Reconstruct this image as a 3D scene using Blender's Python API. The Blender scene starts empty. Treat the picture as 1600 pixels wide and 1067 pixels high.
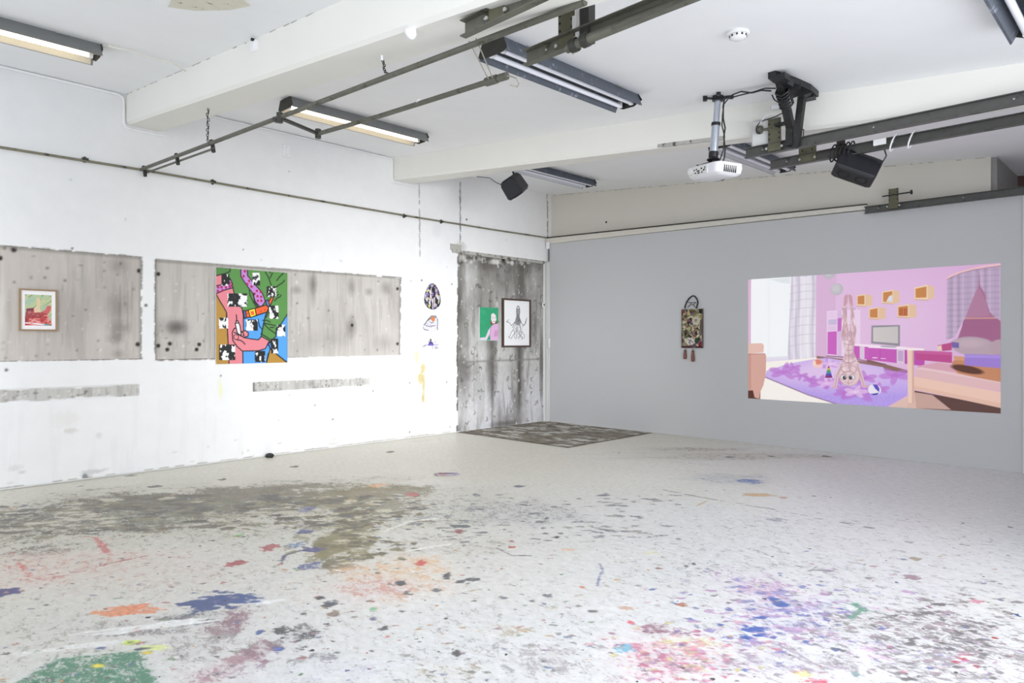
import bpy, math, random
import numpy as np
from mathutils import Vector, Matrix
R = random.Random(7)
NR = np.random.RandomState(11)
SC = bpy.context.scene
COL = SC.collection

# ------------------------------------------------------------------ camera
F = 1060.0                                   # focal length in pixels of the 1600 px wide frame
YAW = 0.769588
CAM = np.array([8.4446, -9.6721, 1.5])
FW = np.array([-math.sin(YAW), math.cos(YAW), 0.0])
RT = np.array([math.cos(YAW), math.sin(YAW), 0.0])
UP = np.array([0.0, 0.0, 1.0])
cd = bpy.data.cameras.new('camera'); cam = bpy.data.objects.new('camera', cd); COL.objects.link(cam)
cd.sensor_width = 36.0; cd.lens = 36.0 * F / 1600.0; cd.clip_start = 0.05; cd.clip_end = 100
cam.location = CAM; cam.rotation_euler = (math.pi / 2, 0, YAW)
SC.camera = cam
# ------------------------------------------------------------------ light
SC.view_settings.view_transform = 'Standard'; SC.view_settings.look = 'None'
SC.view_settings.exposure = 0.0; SC.view_settings.gamma = 1.0; SC.view_settings.use_curve_mapping = False
wd = bpy.data.worlds.new('sky'); SC.world = wd; wd.use_nodes = True
wd.node_tree.nodes['Background'].inputs[0].default_value = (0.80, 0.88, 1.0, 1)
wd.node_tree.nodes['Background'].inputs[1].default_value = 1.3
SC.cycles.max_bounces = 10; SC.cycles.diffuse_bounces = 8; SC.cycles.glossy_bounces = 3
SC.cycles.caustics_reflective = False; SC.cycles.caustics_refractive = False
SC.cycles.sample_clamp_indirect = 8.0
def area(name, loc, direction, sx, sy, power, color):
    l = bpy.data.lights.new(name, 'AREA'); l.shape = 'RECTANGLE'; l.size = sx; l.size_y = sy; l.energy = power; l.color = color
    o = bpy.data.objects.new(name, l); COL.objects.link(o); o.location = loc
    o.rotation_euler = Vector(direction).to_track_quat('-Z', 'Y').to_euler()
    return o
area('window_daylight', (9.32, -6.95, 1.9), (-1, 0.12, -0.04), 4.7, 2.5, 145, (0.95, 0.97, 1.0))
area('rear_fill', (5.0, -15.5, 2.2), (0, 1, -0.02), 8.5, 3.0, 108, (1.0, 0.975, 0.93))  # added fill lamp behind the open rear end, tinted warm for the beams

sl = bpy.data.lights.new('hazy_sun', 'SUN'); sl.energy = 6.1; sl.angle = math.radians(30); sl.color = (0.965, 0.98, 1.0)
so = bpy.data.objects.new('hazy_sun', sl); COL.objects.link(so); so.rotation_euler = Vector((-0.935, 0.37, -0.065)).to_track_quat('-Z', 'Y').to_euler()

# ------------------------------------------------------------------ geometry helpers
def ray(px, py): return FW + RT * (px - 800) / F + UP * (533.5 - py) / F
def on_x(px, py, x=0.0): r = ray(px, py); return CAM + r * (x - CAM[0]) / r[0]
def on_y(px, py, y=0.0): r = ray(px, py); return CAM + r * (y - CAM[1]) / r[1]
def on_z(px, py, z=0.0): r = ray(px, py); return CAM + r * (z - CAM[2]) / r[2]
H = 4.28
def zc(x, y): return H - x * (0.084 - 0.004 * y)      # the roof slopes down away from the left wall
def s2l(c):
    c = np.asarray(c, float) / 255.0
    return np.where(c <= 0.04045, c / 12.92, ((c + 0.055) / 1.055) ** 2.4)

class MB:
    def __init__(s): s.v = []; s.f = []; s.mi = []; s.smooth = []
    def add(s, vs, fs, mi=0, smooth=False):
        b = len(s.v); s.v += [tuple(map(float, v)) for v in vs]
        for f in fs: s.f.append([b + i for i in f]); s.mi.append(mi); s.smooth.append(smooth)
        return s
    def box(s, c, size, rot=None, mi=0):
        m = rot if rot is not None else Matrix.Identity(3)
        hx, hy, hz = [k / 2 for k in size]
        vs = [Vector(c) + m @ Vector((x, y, z)) for x in (-hx, hx) for y in (-hy, hy) for z in (-hz, hz)]
        return s.add(vs, [(0, 1, 3, 2), (4, 6, 7, 5), (0, 4, 5, 1), (2, 3, 7, 6), (0, 2, 6, 4), (1, 5, 7, 3)], mi)
    def rbox(s, c, size, rot=None, b=0.1, mi=0):
        """box with chamfered vertical and horizontal edges (a softened block)"""
        m = rot if rot is not None else Matrix.Identity(3)
        hx, hy, hz = [k / 2 for k in size]
        rings = []
        for z, k in ((-hz, b), (-hz + b, 0), (hz - b, 0), (hz, b)):
            ax, ay = hx - k, hy - k; q = b * 0.8
            rings.append([(ax - q, -ay, z), (ax, -ay + q, z), (ax, ay - q, z), (ax - q, ay, z), (-ax + q, ay, z), (-ax, ay - q, z), (-ax, -ay + q, z), (-ax + q, -ay, z)])
        vs = [Vector(c) + m @ Vector(p) for r in rings for p in r]
        fs = [list(range(7, -1, -1)), list(range(24, 32))]
        for k in range(3):
            for i in range(8): j = (i + 1) % 8; fs.append((k * 8 + i, k * 8 + j, k * 8 + 8 + j, k * 8 + 8 + i))
        return s.add(vs, fs, mi)
    def prism(s, prof, p0, p1, side, up, mi=0, caps=True):
        """closed profile of (side, up) pairs swept from p0 to p1"""
        p0, p1, a, u = Vector(p0), Vector(p1), Vector(side), Vector(up); n = len(prof)
        vs = [p + a * q[0] + u * q[1] for p in (p0, p1) for q in prof]
        fs = [(i, (i + 1) % n, n + (i + 1) % n, n + i) for i in range(n)]
        if caps: fs += [list(range(n))[::-1], list(range(n, 2 * n))]
        return s.add(vs, fs, mi)
    def bar(s, p0, p1, w, h, up=(0, 0, 1), mi=0):
        d = (Vector(p1) - Vector(p0)).normalized(); a = d.cross(Vector(up)).normalized(); u = a.cross(d)
        return s.prism([(-w / 2, -h / 2), (w / 2, -h / 2), (w / 2, h / 2), (-w / 2, h / 2)], p0, p1, a, u, mi)
    def tube(s, path, r, n=10, mi=0, closed=False):
        P = [Vector(p) for p in path]; m = len(P); rad = r if hasattr(r, '__len__') else [r] * m
        t0 = (P[1] - P[0]).normalized(); ref = Vector((0, 0, 1)) if abs(t0.z) < 0.9 else Vector((1, 0, 0))
        a = t0.cross(ref).normalized(); vs = []
        for i, p in enumerate(P):
            t = ((P[(i + 1) % m] - P[i - 1]) if closed else (P[min(i + 1, m - 1)] - P[max(i - 1, 0)])).normalized()
            a = (a - t * a.dot(t)).normalized(); b = t.cross(a)
            vs += [p + (a * math.cos(2 * math.pi * k / n) + b * math.sin(2 * math.pi * k / n)) * rad[i] for k in range(n)]
        fs = []
        for i in range(m if closed else m - 1):
            for k in range(n):
                j = (k + 1) % n; q = (i + 1) % m
                fs.append((i * n + k, i * n + j, q * n + j, q * n + k))
        if not closed: fs += [list(range(n))[::-1], [(m - 1) * n + k for k in range(n)]]
        return s.add(vs, fs, mi, True)
    def cyl(s, p0, p1, r, n=16, mi=0): return s.tube([p0, p1], r, n, mi)
    def lathe(s, c, prof, axis=(0, 0, 1), n=24, mi=0):
        ax = Vector(axis).normalized(); ref = Vector((1, 0, 0)) if abs(ax.x) < 0.9 else Vector((0, 1, 0))
        a = ax.cross(ref).normalized(); b = ax.cross(a); vs = []
        for r, h in prof:
            vs += [Vector(c) + ax * h + (a * math.cos(2 * math.pi * k / n) + b * math.sin(2 * math.pi * k / n)) * max(r, 1e-4) for k in range(n)]
        fs = [(i * n + k, i * n + (k + 1) % n, (i + 1) * n + (k + 1) % n, (i + 1) * n + k) for i in range(len(prof) - 1) for k in range(n)]
        fs += [list(range(n))[::-1], [(len(prof) - 1) * n + k for k in range(n)]]
        return s.add(vs, fs, mi, True)
    def build(s, name, mats, parent=None, stuff=False):
        me = bpy.data.meshes.new(name); mats = mats if isinstance(mats, (list, tuple)) else [mats]
        off = Vector(ROOT[parent.name]) if parent else Vector((0, 0, 0))
        me.from_pydata([tuple(Vector(v) - off) for v in s.v], [], s.f)
        for m in mats: me.materials.append(m)
        me.polygons.foreach_set('material_index', s.mi); me.polygons.foreach_set('use_smooth', s.smooth)
        import bmesh
        bm = bmesh.new(); bm.from_mesh(me); bmesh.ops.recalc_face_normals(bm, faces=bm.faces); bm.to_mesh(me); bm.free()
        if any(s.smooth) and hasattr(me, 'set_sharp_from_angle'): me.set_sharp_from_angle(angle=math.radians(40))
        o = bpy.data.objects.new(name, me); COL.objects.link(o)
        if parent: o.parent = parent; ROOT[o.name] = tuple(off)
        else: ROOT[o.name] = (0, 0, 0)
        if stuff or name in STUFF: o['kind'] = 'stuff'
        return o
STUFF = ('bolt', 'plate_hole', 'plate_bolt', 'port', 'vent_slot', 'vent', 'screw', 'mounting_clip', 'cable_coil', 'cable_wrap', 'loop_thread', 'white_tie', 'bracket_arm_foot')
ROOT = {}
def thing(name, label, cat, loc, group=None):
    o = bpy.data.objects.new(name, None); COL.objects.link(o); o.empty_display_size = 0.1
    o.location = [float(k) for k in loc]; o['label'] = label; o['category'] = cat
    if group: o['group'] = group
    ROOT[o.name] = tuple(float(k) for k in loc); return o
def tag(o, label, cat, group=None):
    o['label'] = label; o['category'] = cat
    if group: o['group'] = group
    return o
def struct(o): o['kind'] = 'structure'; return o

# ------------------------------------------------------------------ materials
def new_mat(name):
    m = bpy.data.materials.new(name); m.use_nodes = True; nt = m.node_tree; return m, nt, nt.nodes['Principled BSDF']
def mat(name, rgb, rough=0.5, metal=0.0, var=0.12, scale=8.0, bump=0.0, spots=None):
    """procedural: a base colour with noise variation, optional speckle of a second colour"""
    m, nt, b = new_mat(name); N = nt.nodes; L = nt.links
    c = s2l(rgb); tc = N.new('ShaderNodeTexCoord')
    n = N.new('ShaderNodeTexNoise'); n.inputs['Scale'].default_value = scale; n.inputs['Detail'].default_value = 6
    L.new(tc.outputs['Object'], n.inputs['Vector'])
    mx = N.new('ShaderNodeMix'); mx.data_type = 'RGBA'
    mx.inputs[6].default_value = (*(c * (1 - var)), 1); mx.inputs[7].default_value = (*np.clip(c * (1 + var), 0, 1), 1)
    L.new(n.outputs['Fac'], mx.inputs[0]); out = mx.outputs[2]
    if spots:
        col2, sc2, thr = spots
        n2 = N.new('ShaderNodeTexNoise'); n2.inputs['Scale'].default_value = sc2; n2.inputs['Detail'].default_value = 8; n2.inputs['Roughness'].default_value = 0.65
        L.new(tc.outputs['Object'], n2.inputs['Vector'])
        r = N.new('ShaderNodeMapRange'); r.inputs[1].default_value = thr; r.inputs[2].default_value = thr + 0.06
        L.new(n2.outputs['Fac'], r.inputs[0])
        m2 = N.new('ShaderNodeMix'); m2.data_type = 'RGBA'; m2.inputs[7].default_value = (*s2l(col2), 1)
        L.new(r.outputs[0], m2.inputs[0]); L.new(out, m2.inputs[6]); out = m2.outputs[2]
    L.new(out, b.inputs['Base Color']); b.inputs['Roughness'].default_value = rough; b.inputs['Metallic'].default_value = metal
    if bump:
        bp = N.new('ShaderNodeBump'); bp.inputs['Strength'].default_value = bump; bp.inputs['Distance'].default_value = 0.01
        L.new(n.outputs['Fac'], bp.inputs['Height']); L.new(bp.outputs[0], b.inputs['Normal'])
    return m
def paint_mat(name, rough=0.6, fine=0.06, scale=60.0, streak=0.0, emit=0.0, base=1.0, bump=0.0):
    """flat print or surface wear: point colours of the mesh, broken up by fine noise"""
    m, nt, b = new_mat(name); N = nt.nodes; L = nt.links
    at = N.new('ShaderNodeAttribute'); at.attribute_name = 'paint'
    tc = N.new('ShaderNodeTexCoord'); mp = N.new('ShaderNodeMapping'); L.new(tc.outputs['Object'], mp.inputs[0])
    n = N.new('ShaderNodeTexNoise'); n.inputs['Scale'].default_value = scale; n.inputs['Detail'].default_value = 7; n.inputs['Roughness'].default_value = 0.6
    if streak: mp.inputs['Scale'].default_value = (1, 1, streak)
    L.new(mp.outputs[0], n.inputs['Vector'])
    r = N.new('ShaderNodeMapRange'); r.inputs[1].default_value = 0.25; r.inputs[2].default_value = 0.75
    r.inputs[3].default_value = 1 - fine; r.inputs[4].default_value = 1 + fine * 0.6
    L.new(n.outputs['Fac'], r.inputs[0])
    vm = N.new('ShaderNodeVectorMath'); vm.operation = 'SCALE'
    L.new(at.outputs['Color'], vm.inputs[0]); L.new(r.outputs[0], vm.inputs['Scale'])
    out = vm.outputs[0]
    if base != 1.0:
        v2 = N.new('ShaderNodeVectorMath'); v2.operation = 'SCALE'; v2.inputs['Scale'].default_value = base
        L.new(out, v2.inputs[0]); L.new(v2.outputs[0], b.inputs['Base Color'])
    else: L.new(out, b.inputs['Base Color'])
    if emit: L.new(out, b.inputs['Emission Color']); b.inputs['Emission Strength'].default_value = emit
    b.inputs['Roughness'].default_value = rough
    if bump:
        bp = N.new('ShaderNodeBump'); bp.inputs['Strength'].default_value = bump; bp.inputs['Distance'].default_value = 0.005
        L.new(n.outputs['Fac'], bp.inputs['Height']); L.new(bp.outputs[0], b.inputs['Normal'])
    return m
def glow(name, rgb, strength):
    m, nt, b = new_mat(name); b.inputs['Base Color'].default_value = (0.9, 0.9, 0.9, 1)
    b.inputs['Emission Color'].default_value = (*s2l(rgb), 1); b.inputs['Emission Strength'].default_value = strength; return m

M = dict(
    white=mat('white_gloss_paint', (232, 233, 233), 0.5, var=0.03, scale=3),
    ceil=mat('ceiling_paint', (236, 229, 230), 0.7, var=0.025, scale=1.2, bump=0.05),
    beam=mat('beam_paint', (234, 233, 227), 0.6, var=0.03, scale=2.5, bump=0.08),
    cream=mat('cream_paint', (214, 210, 200), 0.6, var=0.03, scale=2),
    trim=mat('trim_paint', (214, 214, 212), 0.5, var=0.04, scale=4),
    plastic=mat('white_plastic', (238, 238, 240), 0.35, var=0.02),
    steel=mat('olive_steel', (100, 100, 90), 0.5, 0.35, var=0.3, scale=14, spots=((74, 72, 60), 9, 0.6)),
    steel_grey=mat('grey_rail_steel', (88, 89, 86), 0.5, 0.35, var=0.25, scale=14, spots=((66, 66, 62), 9, 0.6)),
    steel_dark=mat('dark_steel', (62, 62, 58), 0.5, 0.4, var=0.3, scale=12),
    black_steel=mat('blackened_steel', (42, 42, 42), 0.55, 0.3, var=0.4, scale=16, spots=((92, 92, 92), 22, 0.62)),
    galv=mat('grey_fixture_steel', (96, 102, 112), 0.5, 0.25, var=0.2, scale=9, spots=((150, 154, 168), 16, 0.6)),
    housing_lit=mat('lit_housing_steel', (126, 128, 128), 0.5, 0.1, var=0.12, scale=9),  # lit fixtures only: lamp glow put into the steel colour
    reflector_lit=mat('lit_reflector', (196, 188, 170), 0.5, var=0.06, scale=6),  # cream of the glowing tube put into the reflector colour
    reflector=mat('reflector_enamel', (206, 207, 212), 0.45, var=0.08, scale=6),
    zinc=mat('zinc_bolt', (190, 190, 186), 0.35, 0.7, var=0.1),
    alu=mat('brushed_aluminium', (196, 202, 214), 0.3, 0.75, var=0.06, scale=30),
    black=mat('black_plastic', (26, 27, 30), 0.45, var=0.15, scale=20),
    speaker=mat('speaker_shell', (24, 25, 32), 0.45, var=0.1, scale=40),
    dark=mat('dark_hole', (14, 14, 15), 0.7, var=0.1),
    tube_off=mat('tube_glass_white', (236, 238, 246), 0.25, var=0.02),
    tube_on=glow('lit_tube', (255, 242, 218), 4.5),
    cablew=mat('white_cable', (220, 218, 212), 0.5, var=0.05),
    rope=mat('grey_cord', (150, 146, 132), 0.7, var=0.15),
    wood=mat('frame_wood', (150, 124, 92), 0.5, var=0.15, scale=25),
    wood_dark=mat('dark_frame_wood', (72, 54, 44), 0.5, var=0.25, scale=25),
    mount=mat('white_mount_board', (244, 242, 244), 0.7, var=0.01),
    red_wall=mat('brown_red_wall', (96, 70, 62), 0.7, var=0.15),
    stone=mat('dark_stone', (46, 48, 46), 0.7, var=0.3, scale=30, bump=0.3),
    tassel=mat('brown_tassel_yarn', (128, 84, 76), 0.9, var=0.3, scale=60),
    cordblk=mat('black_cord', (32, 28, 34), 0.8, var=0.2),
    paper=mat('paper', (226, 226, 230), 0.8, var=0.03),
)

# ------------------------------------------------------------------ painting on point grids
def vnoise(w, h, seed):
    """smooth value noise sampled on arrays w, h (already scaled)"""
    rs = np.random.RandomState(seed); g = rs.rand(64, 64)
    xi = np.floor(w).astype(int); yi = np.floor(h).astype(int); fx = w - xi; fy = h - yi
    fx = fx * fx * (3 - 2 * fx); fy = fy * fy * (3 - 2 * fy)
    a = g[xi % 64, yi % 64]; b = g[(xi + 1) % 64, yi % 64]; c = g[xi % 64, (yi + 1) % 64]; d = g[(xi + 1) % 64, (yi + 1) % 64]
    return (a * (1 - fx) + b * fx) * (1 - fy) + (c * (1 - fx) + d * fx) * fy
def fbm(w, h, seed, oct=4):
    s = 0; a = 0.5; t = 0
    for k in range(oct): s = s + a * vnoise(w * 2 ** k, h * 2 ** k, seed + k); t += a; a *= 0.55
    return s / t
class Canvas:
    """a grid of points (u along, v up) carrying colours; u, v in metres"""
    def __init__(s, us, vs, rgb):
        s.us, s.vs = np.asarray(us, float), np.asarray(vs, float)
        s.U, s.V = np.meshgrid(s.us, s.vs, indexing='ij')
        s.c = np.zeros(s.U.shape + (3,)); s.c[:] = rgb; s.a = np.zeros(s.U.shape)
        s.d = float(min(np.diff(s.us).min(), np.diff(s.vs).min()))
    def win(s, u0, u1, v0, v1):
        i0, i1 = np.searchsorted(s.us, [u0, u1]); j0, j1 = np.searchsorted(s.vs, [v0, v1])
        return slice(max(i0 - 1, 0), min(i1 + 1, len(s.us))), slice(max(j0 - 1, 0), min(j1 + 1, len(s.vs)))
    def put(s, w, m, rgb, alpha=1.0):
        m = np.clip(m * alpha, 0, 1)[..., None]
        s.c[w] = s.c[w] * (1 - m) + np.asarray(rgb, float) * m
    @staticmethod
    def _segd(U, V, a, b):
        ab = (b[0] - a[0], b[1] - a[1]); L2 = ab[0] ** 2 + ab[1] ** 2 + 1e-12
        t = np.clip(((U - a[0]) * ab[0] + (V - a[1]) * ab[1]) / L2, 0, 1)
        return np.hypot(U - a[0] - t * ab[0], V - a[1] - t * ab[1])
    def polymask(s, pts, soft=None):
        P = np.asarray(pts, float); e = soft or s.d
        w = s.win(P[:, 0].min() - e, P[:, 0].max() + e, P[:, 1].min() - e, P[:, 1].max() + e)
        U, V = s.U[w], s.V[w]; ins = np.zeros(U.shape, bool); D = np.full(U.shape, 1e9); n = len(P)
        for i in range(n):
            a, b = P[i], P[(i + 1) % n]
            D = np.minimum(D, s._segd(U, V, a, b))
            if a[1] != b[1]:
                cr = ((a[1] > V) != (b[1] > V)) & (U < (b[0] - a[0]) * (V - a[1]) / (b[1] - a[1]) + a[0]); ins ^= cr
        sd = np.where(ins, D, -D); return w, np.clip(sd / e + 0.5, 0, 1)
    def poly(s, pts, rgb, alpha=1.0, soft=None):
        w, m = s.polymask(pts, soft); s.put(w, m, rgb, alpha)
    def polyfn(s, pts, fn, alpha=1.0):
        w, m = s.polymask(pts); s.put(w, m, fn(s.U[w], s.V[w]), alpha)
    def line(s, pts, width, rgb, alpha=1.0, soft=None):
        e = soft or s.d; h = width / 2
        P = np.asarray(pts, float)
        w = s.win(P[:, 0].min() - h - e, P[:, 0].max() + h + e, P[:, 1].min() - h - e, P[:, 1].max() + h + e)
        D = np.full(s.U[w].shape, 1e9)
        for a, b in zip(P[:-1], P[1:]): D = np.minimum(D, s._segd(s.U[w], s.V[w], a, b))
        s.put(w, np.clip((h - D) / e + 0.5, 0, 1), rgb, alpha)
    def ell(s, c, ru, rv, rgb, alpha=1.0, soft=0.0, rot=0.0, noise=0.0, seed=3, nsc=None, a_add=None, ragged=0.0):
        rm = max(ru, rv) * (1 + noise + soft) + s.d
        w = s.win(c[0] - rm, c[0] + rm, c[1] - rm, c[1] + rm); U, V = s.U[w] - c[0], s.V[w] - c[1]
        cu, su = math.cos(rot), math.sin(rot); X = (U * cu + V * su) / ru; Y = (-U * su + V * cu) / rv
        r = np.hypot(X, Y)
        if noise and ragged: r = r + noise * (fbm(X * ragged + 50 + seed * .37, Y * ragged + 50, seed, 5) - 0.5) * 2.4
        elif noise: k = nsc or 3.0 / max(ru, rv); r = r + noise * (fbm(s.U[w] * k + 50, s.V[w] * k + 50, seed) - 0.5) * 2
        e = max(soft, s.d / min(ru, rv)); m = np.clip((1 - r) / e + 0.5, 0, 1)
        s.put(w, m, rgb, alpha)
        if a_add is not None: s.a[w] = np.maximum(s.a[w], m * a_add)
        return w, m
    def mesh(s, name, pos, m, parent=None, alpha=False):
        """pos: (n,m,3) world positions"""
        off = np.array(ROOT[parent.name]) if parent else np.zeros(3)
        n1, n2 = s.U.shape; P = (pos - off).reshape(-1, 3)
        idx = np.arange(n1 * n2).reshape(n1, n2)
        q = np.stack([idx[:-1, :-1], idx[1:, :-1], idx[1:, 1:], idx[:-1, 1:]], -1).reshape(-1, 4)
        me = bpy.data.meshes.new(name); me.vertices.add(len(P)); me.vertices.foreach_set('co', P.ravel())
        me.loops.add(q.size); me.polygons.add(len(q)); me.loops.foreach_set('vertex_index', q.ravel().astype(np.int32))
        me.polygons.foreach_set('loop_start', (np.arange(len(q)) * 4).astype(np.int32))
        me.update(calc_edges=True)
        ca = me.color_attributes.new('paint', 'FLOAT_COLOR', 'POINT')
        rgba = np.ones((len(P), 4)); rgba[:, :3] = s2l(np.clip(s.c.reshape(-1, 3), 0, 255))
        if alpha: rgba[:, 3] = s.a.ravel()
        ca.data.foreach_set('color', rgba.ravel())
        me.materials.append(m); me.validate()
        o = bpy.data.objects.new(name, me); COL.objects.link(o)
        if parent: o.parent = parent
        ROOT[o.name] = tuple(off); return o
def homog(src, dst):
    A = []
    for (x, y), (u, v) in zip(src, dst):
        A += [[x, y, 1, 0, 0, 0, -u * x, -u * y, -u], [0, 0, 0, x, y, 1, -v * x, -v * y, -v]]
    h = np.linalg.svd(np.array(A, float))[2][-1].reshape(3, 3)
    def f(x, y):
        q = h @ np.array([x, y, 1.0]); return (q[0] / q[2], q[1] / q[2])
    return f
def lin(a, b, d): return np.linspace(a, b, max(2, int(round(abs(b - a) / d)) + 1))
def slab_behind(name, cv, pos, nrm, t, m, parent, gap=.0006):
    """the board, canvas or sheet that carries a picture: its rim and back"""
    c = [pos[0, 0], pos[-1, 0], pos[-1, -1], pos[0, -1]]; nn = np.array(nrm, float)
    f = [p - nn * gap for p in c]; b = [p - nn * t for p in c]
    mb = MB(); mb.add(f + b, [(0, 1, 2, 3), (4, 5, 6, 7), (0, 1, 5, 4), (1, 2, 6, 5), (2, 3, 7, 6), (3, 0, 4, 7)])
    return mb.build(name, m, parent)
def wallpos_x(cv, x):   # u = world y, v = world z, on a plane of constant x
    return np.stack([np.full(cv.U.shape, x), cv.U, cv.V], -1)
def wallpos_y(cv, y):   # u = world x, v = world z, on a plane of constant y
    return np.stack([cv.U, np.full(cv.U.shape, y), cv.V], -1)
# ================================================================== SETTING
def wl(px, py): p = on_x(px, py); return (p[1], p[2])          # a point of the left wall as (y, z)
def wr(px, py, y=0.0): p = on_y(px, py, y); return (p[0], p[2])
def fl(px, py): p = on_z(px, py); return (p[0], p[1])
def depth(x, y): return (x - CAM[0]) * FW[0] + (y - CAM[1]) * FW[1]

# ---- floor: worn white paint with years of spilled colour
def floor_mat():
    m, nt, b = new_mat('studio_floor_paint'); N = nt.nodes; L = nt.links
    tc = N.new('ShaderNodeTexCoord')
    at = N.new('ShaderNodeAttribute'); at.attribute_name = 'paint'
    def noise(sc, det=8, rough=0.6, dist=0.0, off=0.0):
        mp = N.new('ShaderNodeMapping'); mp.inputs['Location'].default_value = (off, off * 0.7, 0); mp.inputs['Rotation'].default_value = (0, 0, YAW)
        mp.inputs['Scale'].default_value = (0.62, 1.0, 1.0)
        L.new(tc.outputs['Object'], mp.inputs[0])
        n = N.new('ShaderNodeTexNoise'); n.inputs['Scale'].default_value = sc; n.inputs['Detail'].default_value = det
        n.inputs['Roughness'].default_value = rough; n.inputs['Distortion'].default_value = dist
        L.new(mp.outputs[0], n.inputs['Vector']); return n.outputs['Fac']
    def rng(v, a, c, o0=0.0, o1=1.0):
        r = N.new('ShaderNodeMapRange'); L.new(v, r.inputs[0]); r.inputs[1].default_value = a; r.inputs[2].default_value = c
        r.inputs[3].default_value = o0; r.inputs[4].default_value = o1; return r.outputs[0]
    def math_(op, a, c):
        q = N.new('ShaderNodeMath'); q.operation = op
        for i, v in enumerate((a, c)):
            if isinstance(v, (int, float)): q.inputs[i].default_value = v
            else: L.new(v, q.inputs[i])
        return q.outputs[0]
    def mix(f, a, c):
        x = N.new('ShaderNodeMix'); x.data_type = 'RGBA'
        for i, v in ((0, f), (6, a), (7, c)):
            if isinstance(v, tuple): x.inputs[i].default_value = (*s2l(v), 1)
            else: L.new(v, x.inputs[i])
        return x.outputs[2]
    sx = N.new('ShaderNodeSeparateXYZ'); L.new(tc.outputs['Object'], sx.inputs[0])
    base = mix(rng(math_('ADD', sx.outputs[0], math_('MULTIPLY', noise(0.5, 3), 3.0)), 4.2, 7.6), (226, 222, 208), (239, 240, 241))  # beige paint at left, whiter at right; partly light balance put into the colour
    base = mix(rng(noise(24, 9, 0.7), 0.35, 0.75, 0.0, 0.55), base, (186, 183, 174))
    # density against noise: ragged, speckled coverage
    n = math_('ADD', math_('MULTIPLY', noise(15, 12, 0.78, 0.5), 1.0), math_('MULTIPLY', noise(52, 6, 0.75, 0.2, 3.0), 0.55)); n = math_('SUBTRACT', n, 0.275)
    cov = rng(math_('SUBTRACT', math_('MULTIPLY_ADD', at.outputs['Alpha'], 0.62), n), -0.235, -0.13)
    # MULTIPLY_ADD above adds its third input, set here
    col = mix(rng(noise(30, 6, 0.6, 0.0, 7.0), 0.3, 0.7), at.outputs['Color'], at.outputs['Color'])
    vm = N.new('ShaderNodeVectorMath'); vm.operation = 'SCALE'; L.new(at.outputs['Color'], vm.inputs[0]); L.new(rng(noise(38, 6, 0.65, 0.0, 7.0), 0.25, 0.75, 0.72, 1.3), vm.inputs['Scale'])
    base = mix(rng(at.outputs['Alpha'], 0.1, 0.9, 0.0, 0.5), base, at.outputs['Color'])
    out = mix(math_('MULTIPLY', cov, 0.86), base, vm.outputs[0])
    # small specks dropped anywhere, each with a random size and one of a few colours
    for sc, keep, lo, off in ((8.0, 0.955, 0.10, 0.0), (17.0, 0.95, 0.12, 5.0), (34.0, 0.90, 0.12, 9.0)):
        mp = N.new('ShaderNodeMapping'); mp.inputs['Location'].default_value = (off, off, 0); L.new(tc.outputs['Object'], mp.inputs[0])
        wob = N.new('ShaderNodeTexNoise'); wob.inputs['Scale'].default_value = sc * 3; L.new(mp.outputs[0], wob.inputs['Vector'])
        av = N.new('ShaderNodeVectorMath'); av.operation = 'MULTIPLY_ADD'; L.new(wob.outputs['Color'], av.inputs[0]); av.inputs[1].default_value = (0.05 * 9 / sc,) * 3; L.new(mp.outputs[0], av.inputs[2])
        v = N.new('ShaderNodeTexVoronoi'); v.inputs['Scale'].default_value = sc; L.new(av.outputs[0], v.inputs['Vector'])
        sep = N.new('ShaderNodeSeparateColor'); L.new(v.outputs['Color'], sep.inputs[0])
        size = math_('MULTIPLY', rng(sep.outputs[0], keep, 1.0, 0.0, 1.0), lo * 2.2)
        hit = rng(math_('SUBTRACT', size, v.outputs['Distance']), 0.0, 0.02)
        zone = rng(at.outputs['Alpha'], 0.0, 0.2, 0.0, 1.0)
        ramp = N.new('ShaderNodeValToRGB'); ramp.color_ramp.interpolation = 'CONSTANT'; L.new(sep.outputs[1], ramp.inputs[0])
        el = ramp.color_ramp.elements
        cols = [(0.0, (88, 88, 90)), (0.22, (120, 116, 108)), (0.42, (64, 66, 76)), (0.56, (176, 92, 86)), (0.66, (70, 88, 140)), (0.76, (200, 152, 108)), (0.84, (124, 150, 120)), (0.92, (150, 118, 134))]
        el[0].position, el[0].color = 0.0, (*s2l(cols[0][1]), 1); el[1].position, el[1].color = cols[1][0], (*s2l(cols[1][1]), 1)
        for p_, c_ in cols[2:]: e = el.new(p_); e.color = (*s2l(c_), 1)
        out = mix(math_('MULTIPLY', hit, zone), out, ramp.outputs[0])
    L.new(out, b.inputs['Base Color'])
    L.new(rng(noise(6, 4), 0.3, 0.7, 0.34, 0.5), b.inputs['Roughness']); b.inputs['Specular IOR Level'].default_value = 0.35
    bp = N.new('ShaderNodeBump'); bp.inputs['Strength'].default_value = 0.12; bp.inputs['Distance'].default_value = 0.004
    L.new(n, bp.inputs['Height']); L.new(bp.outputs[0], b.inputs['Normal'])
    for q in N:
        if q.bl_idname == 'ShaderNodeMath' and q.operation == 'MULTIPLY_ADD': q.inputs[2].default_value = 0.0
    return m

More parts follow.
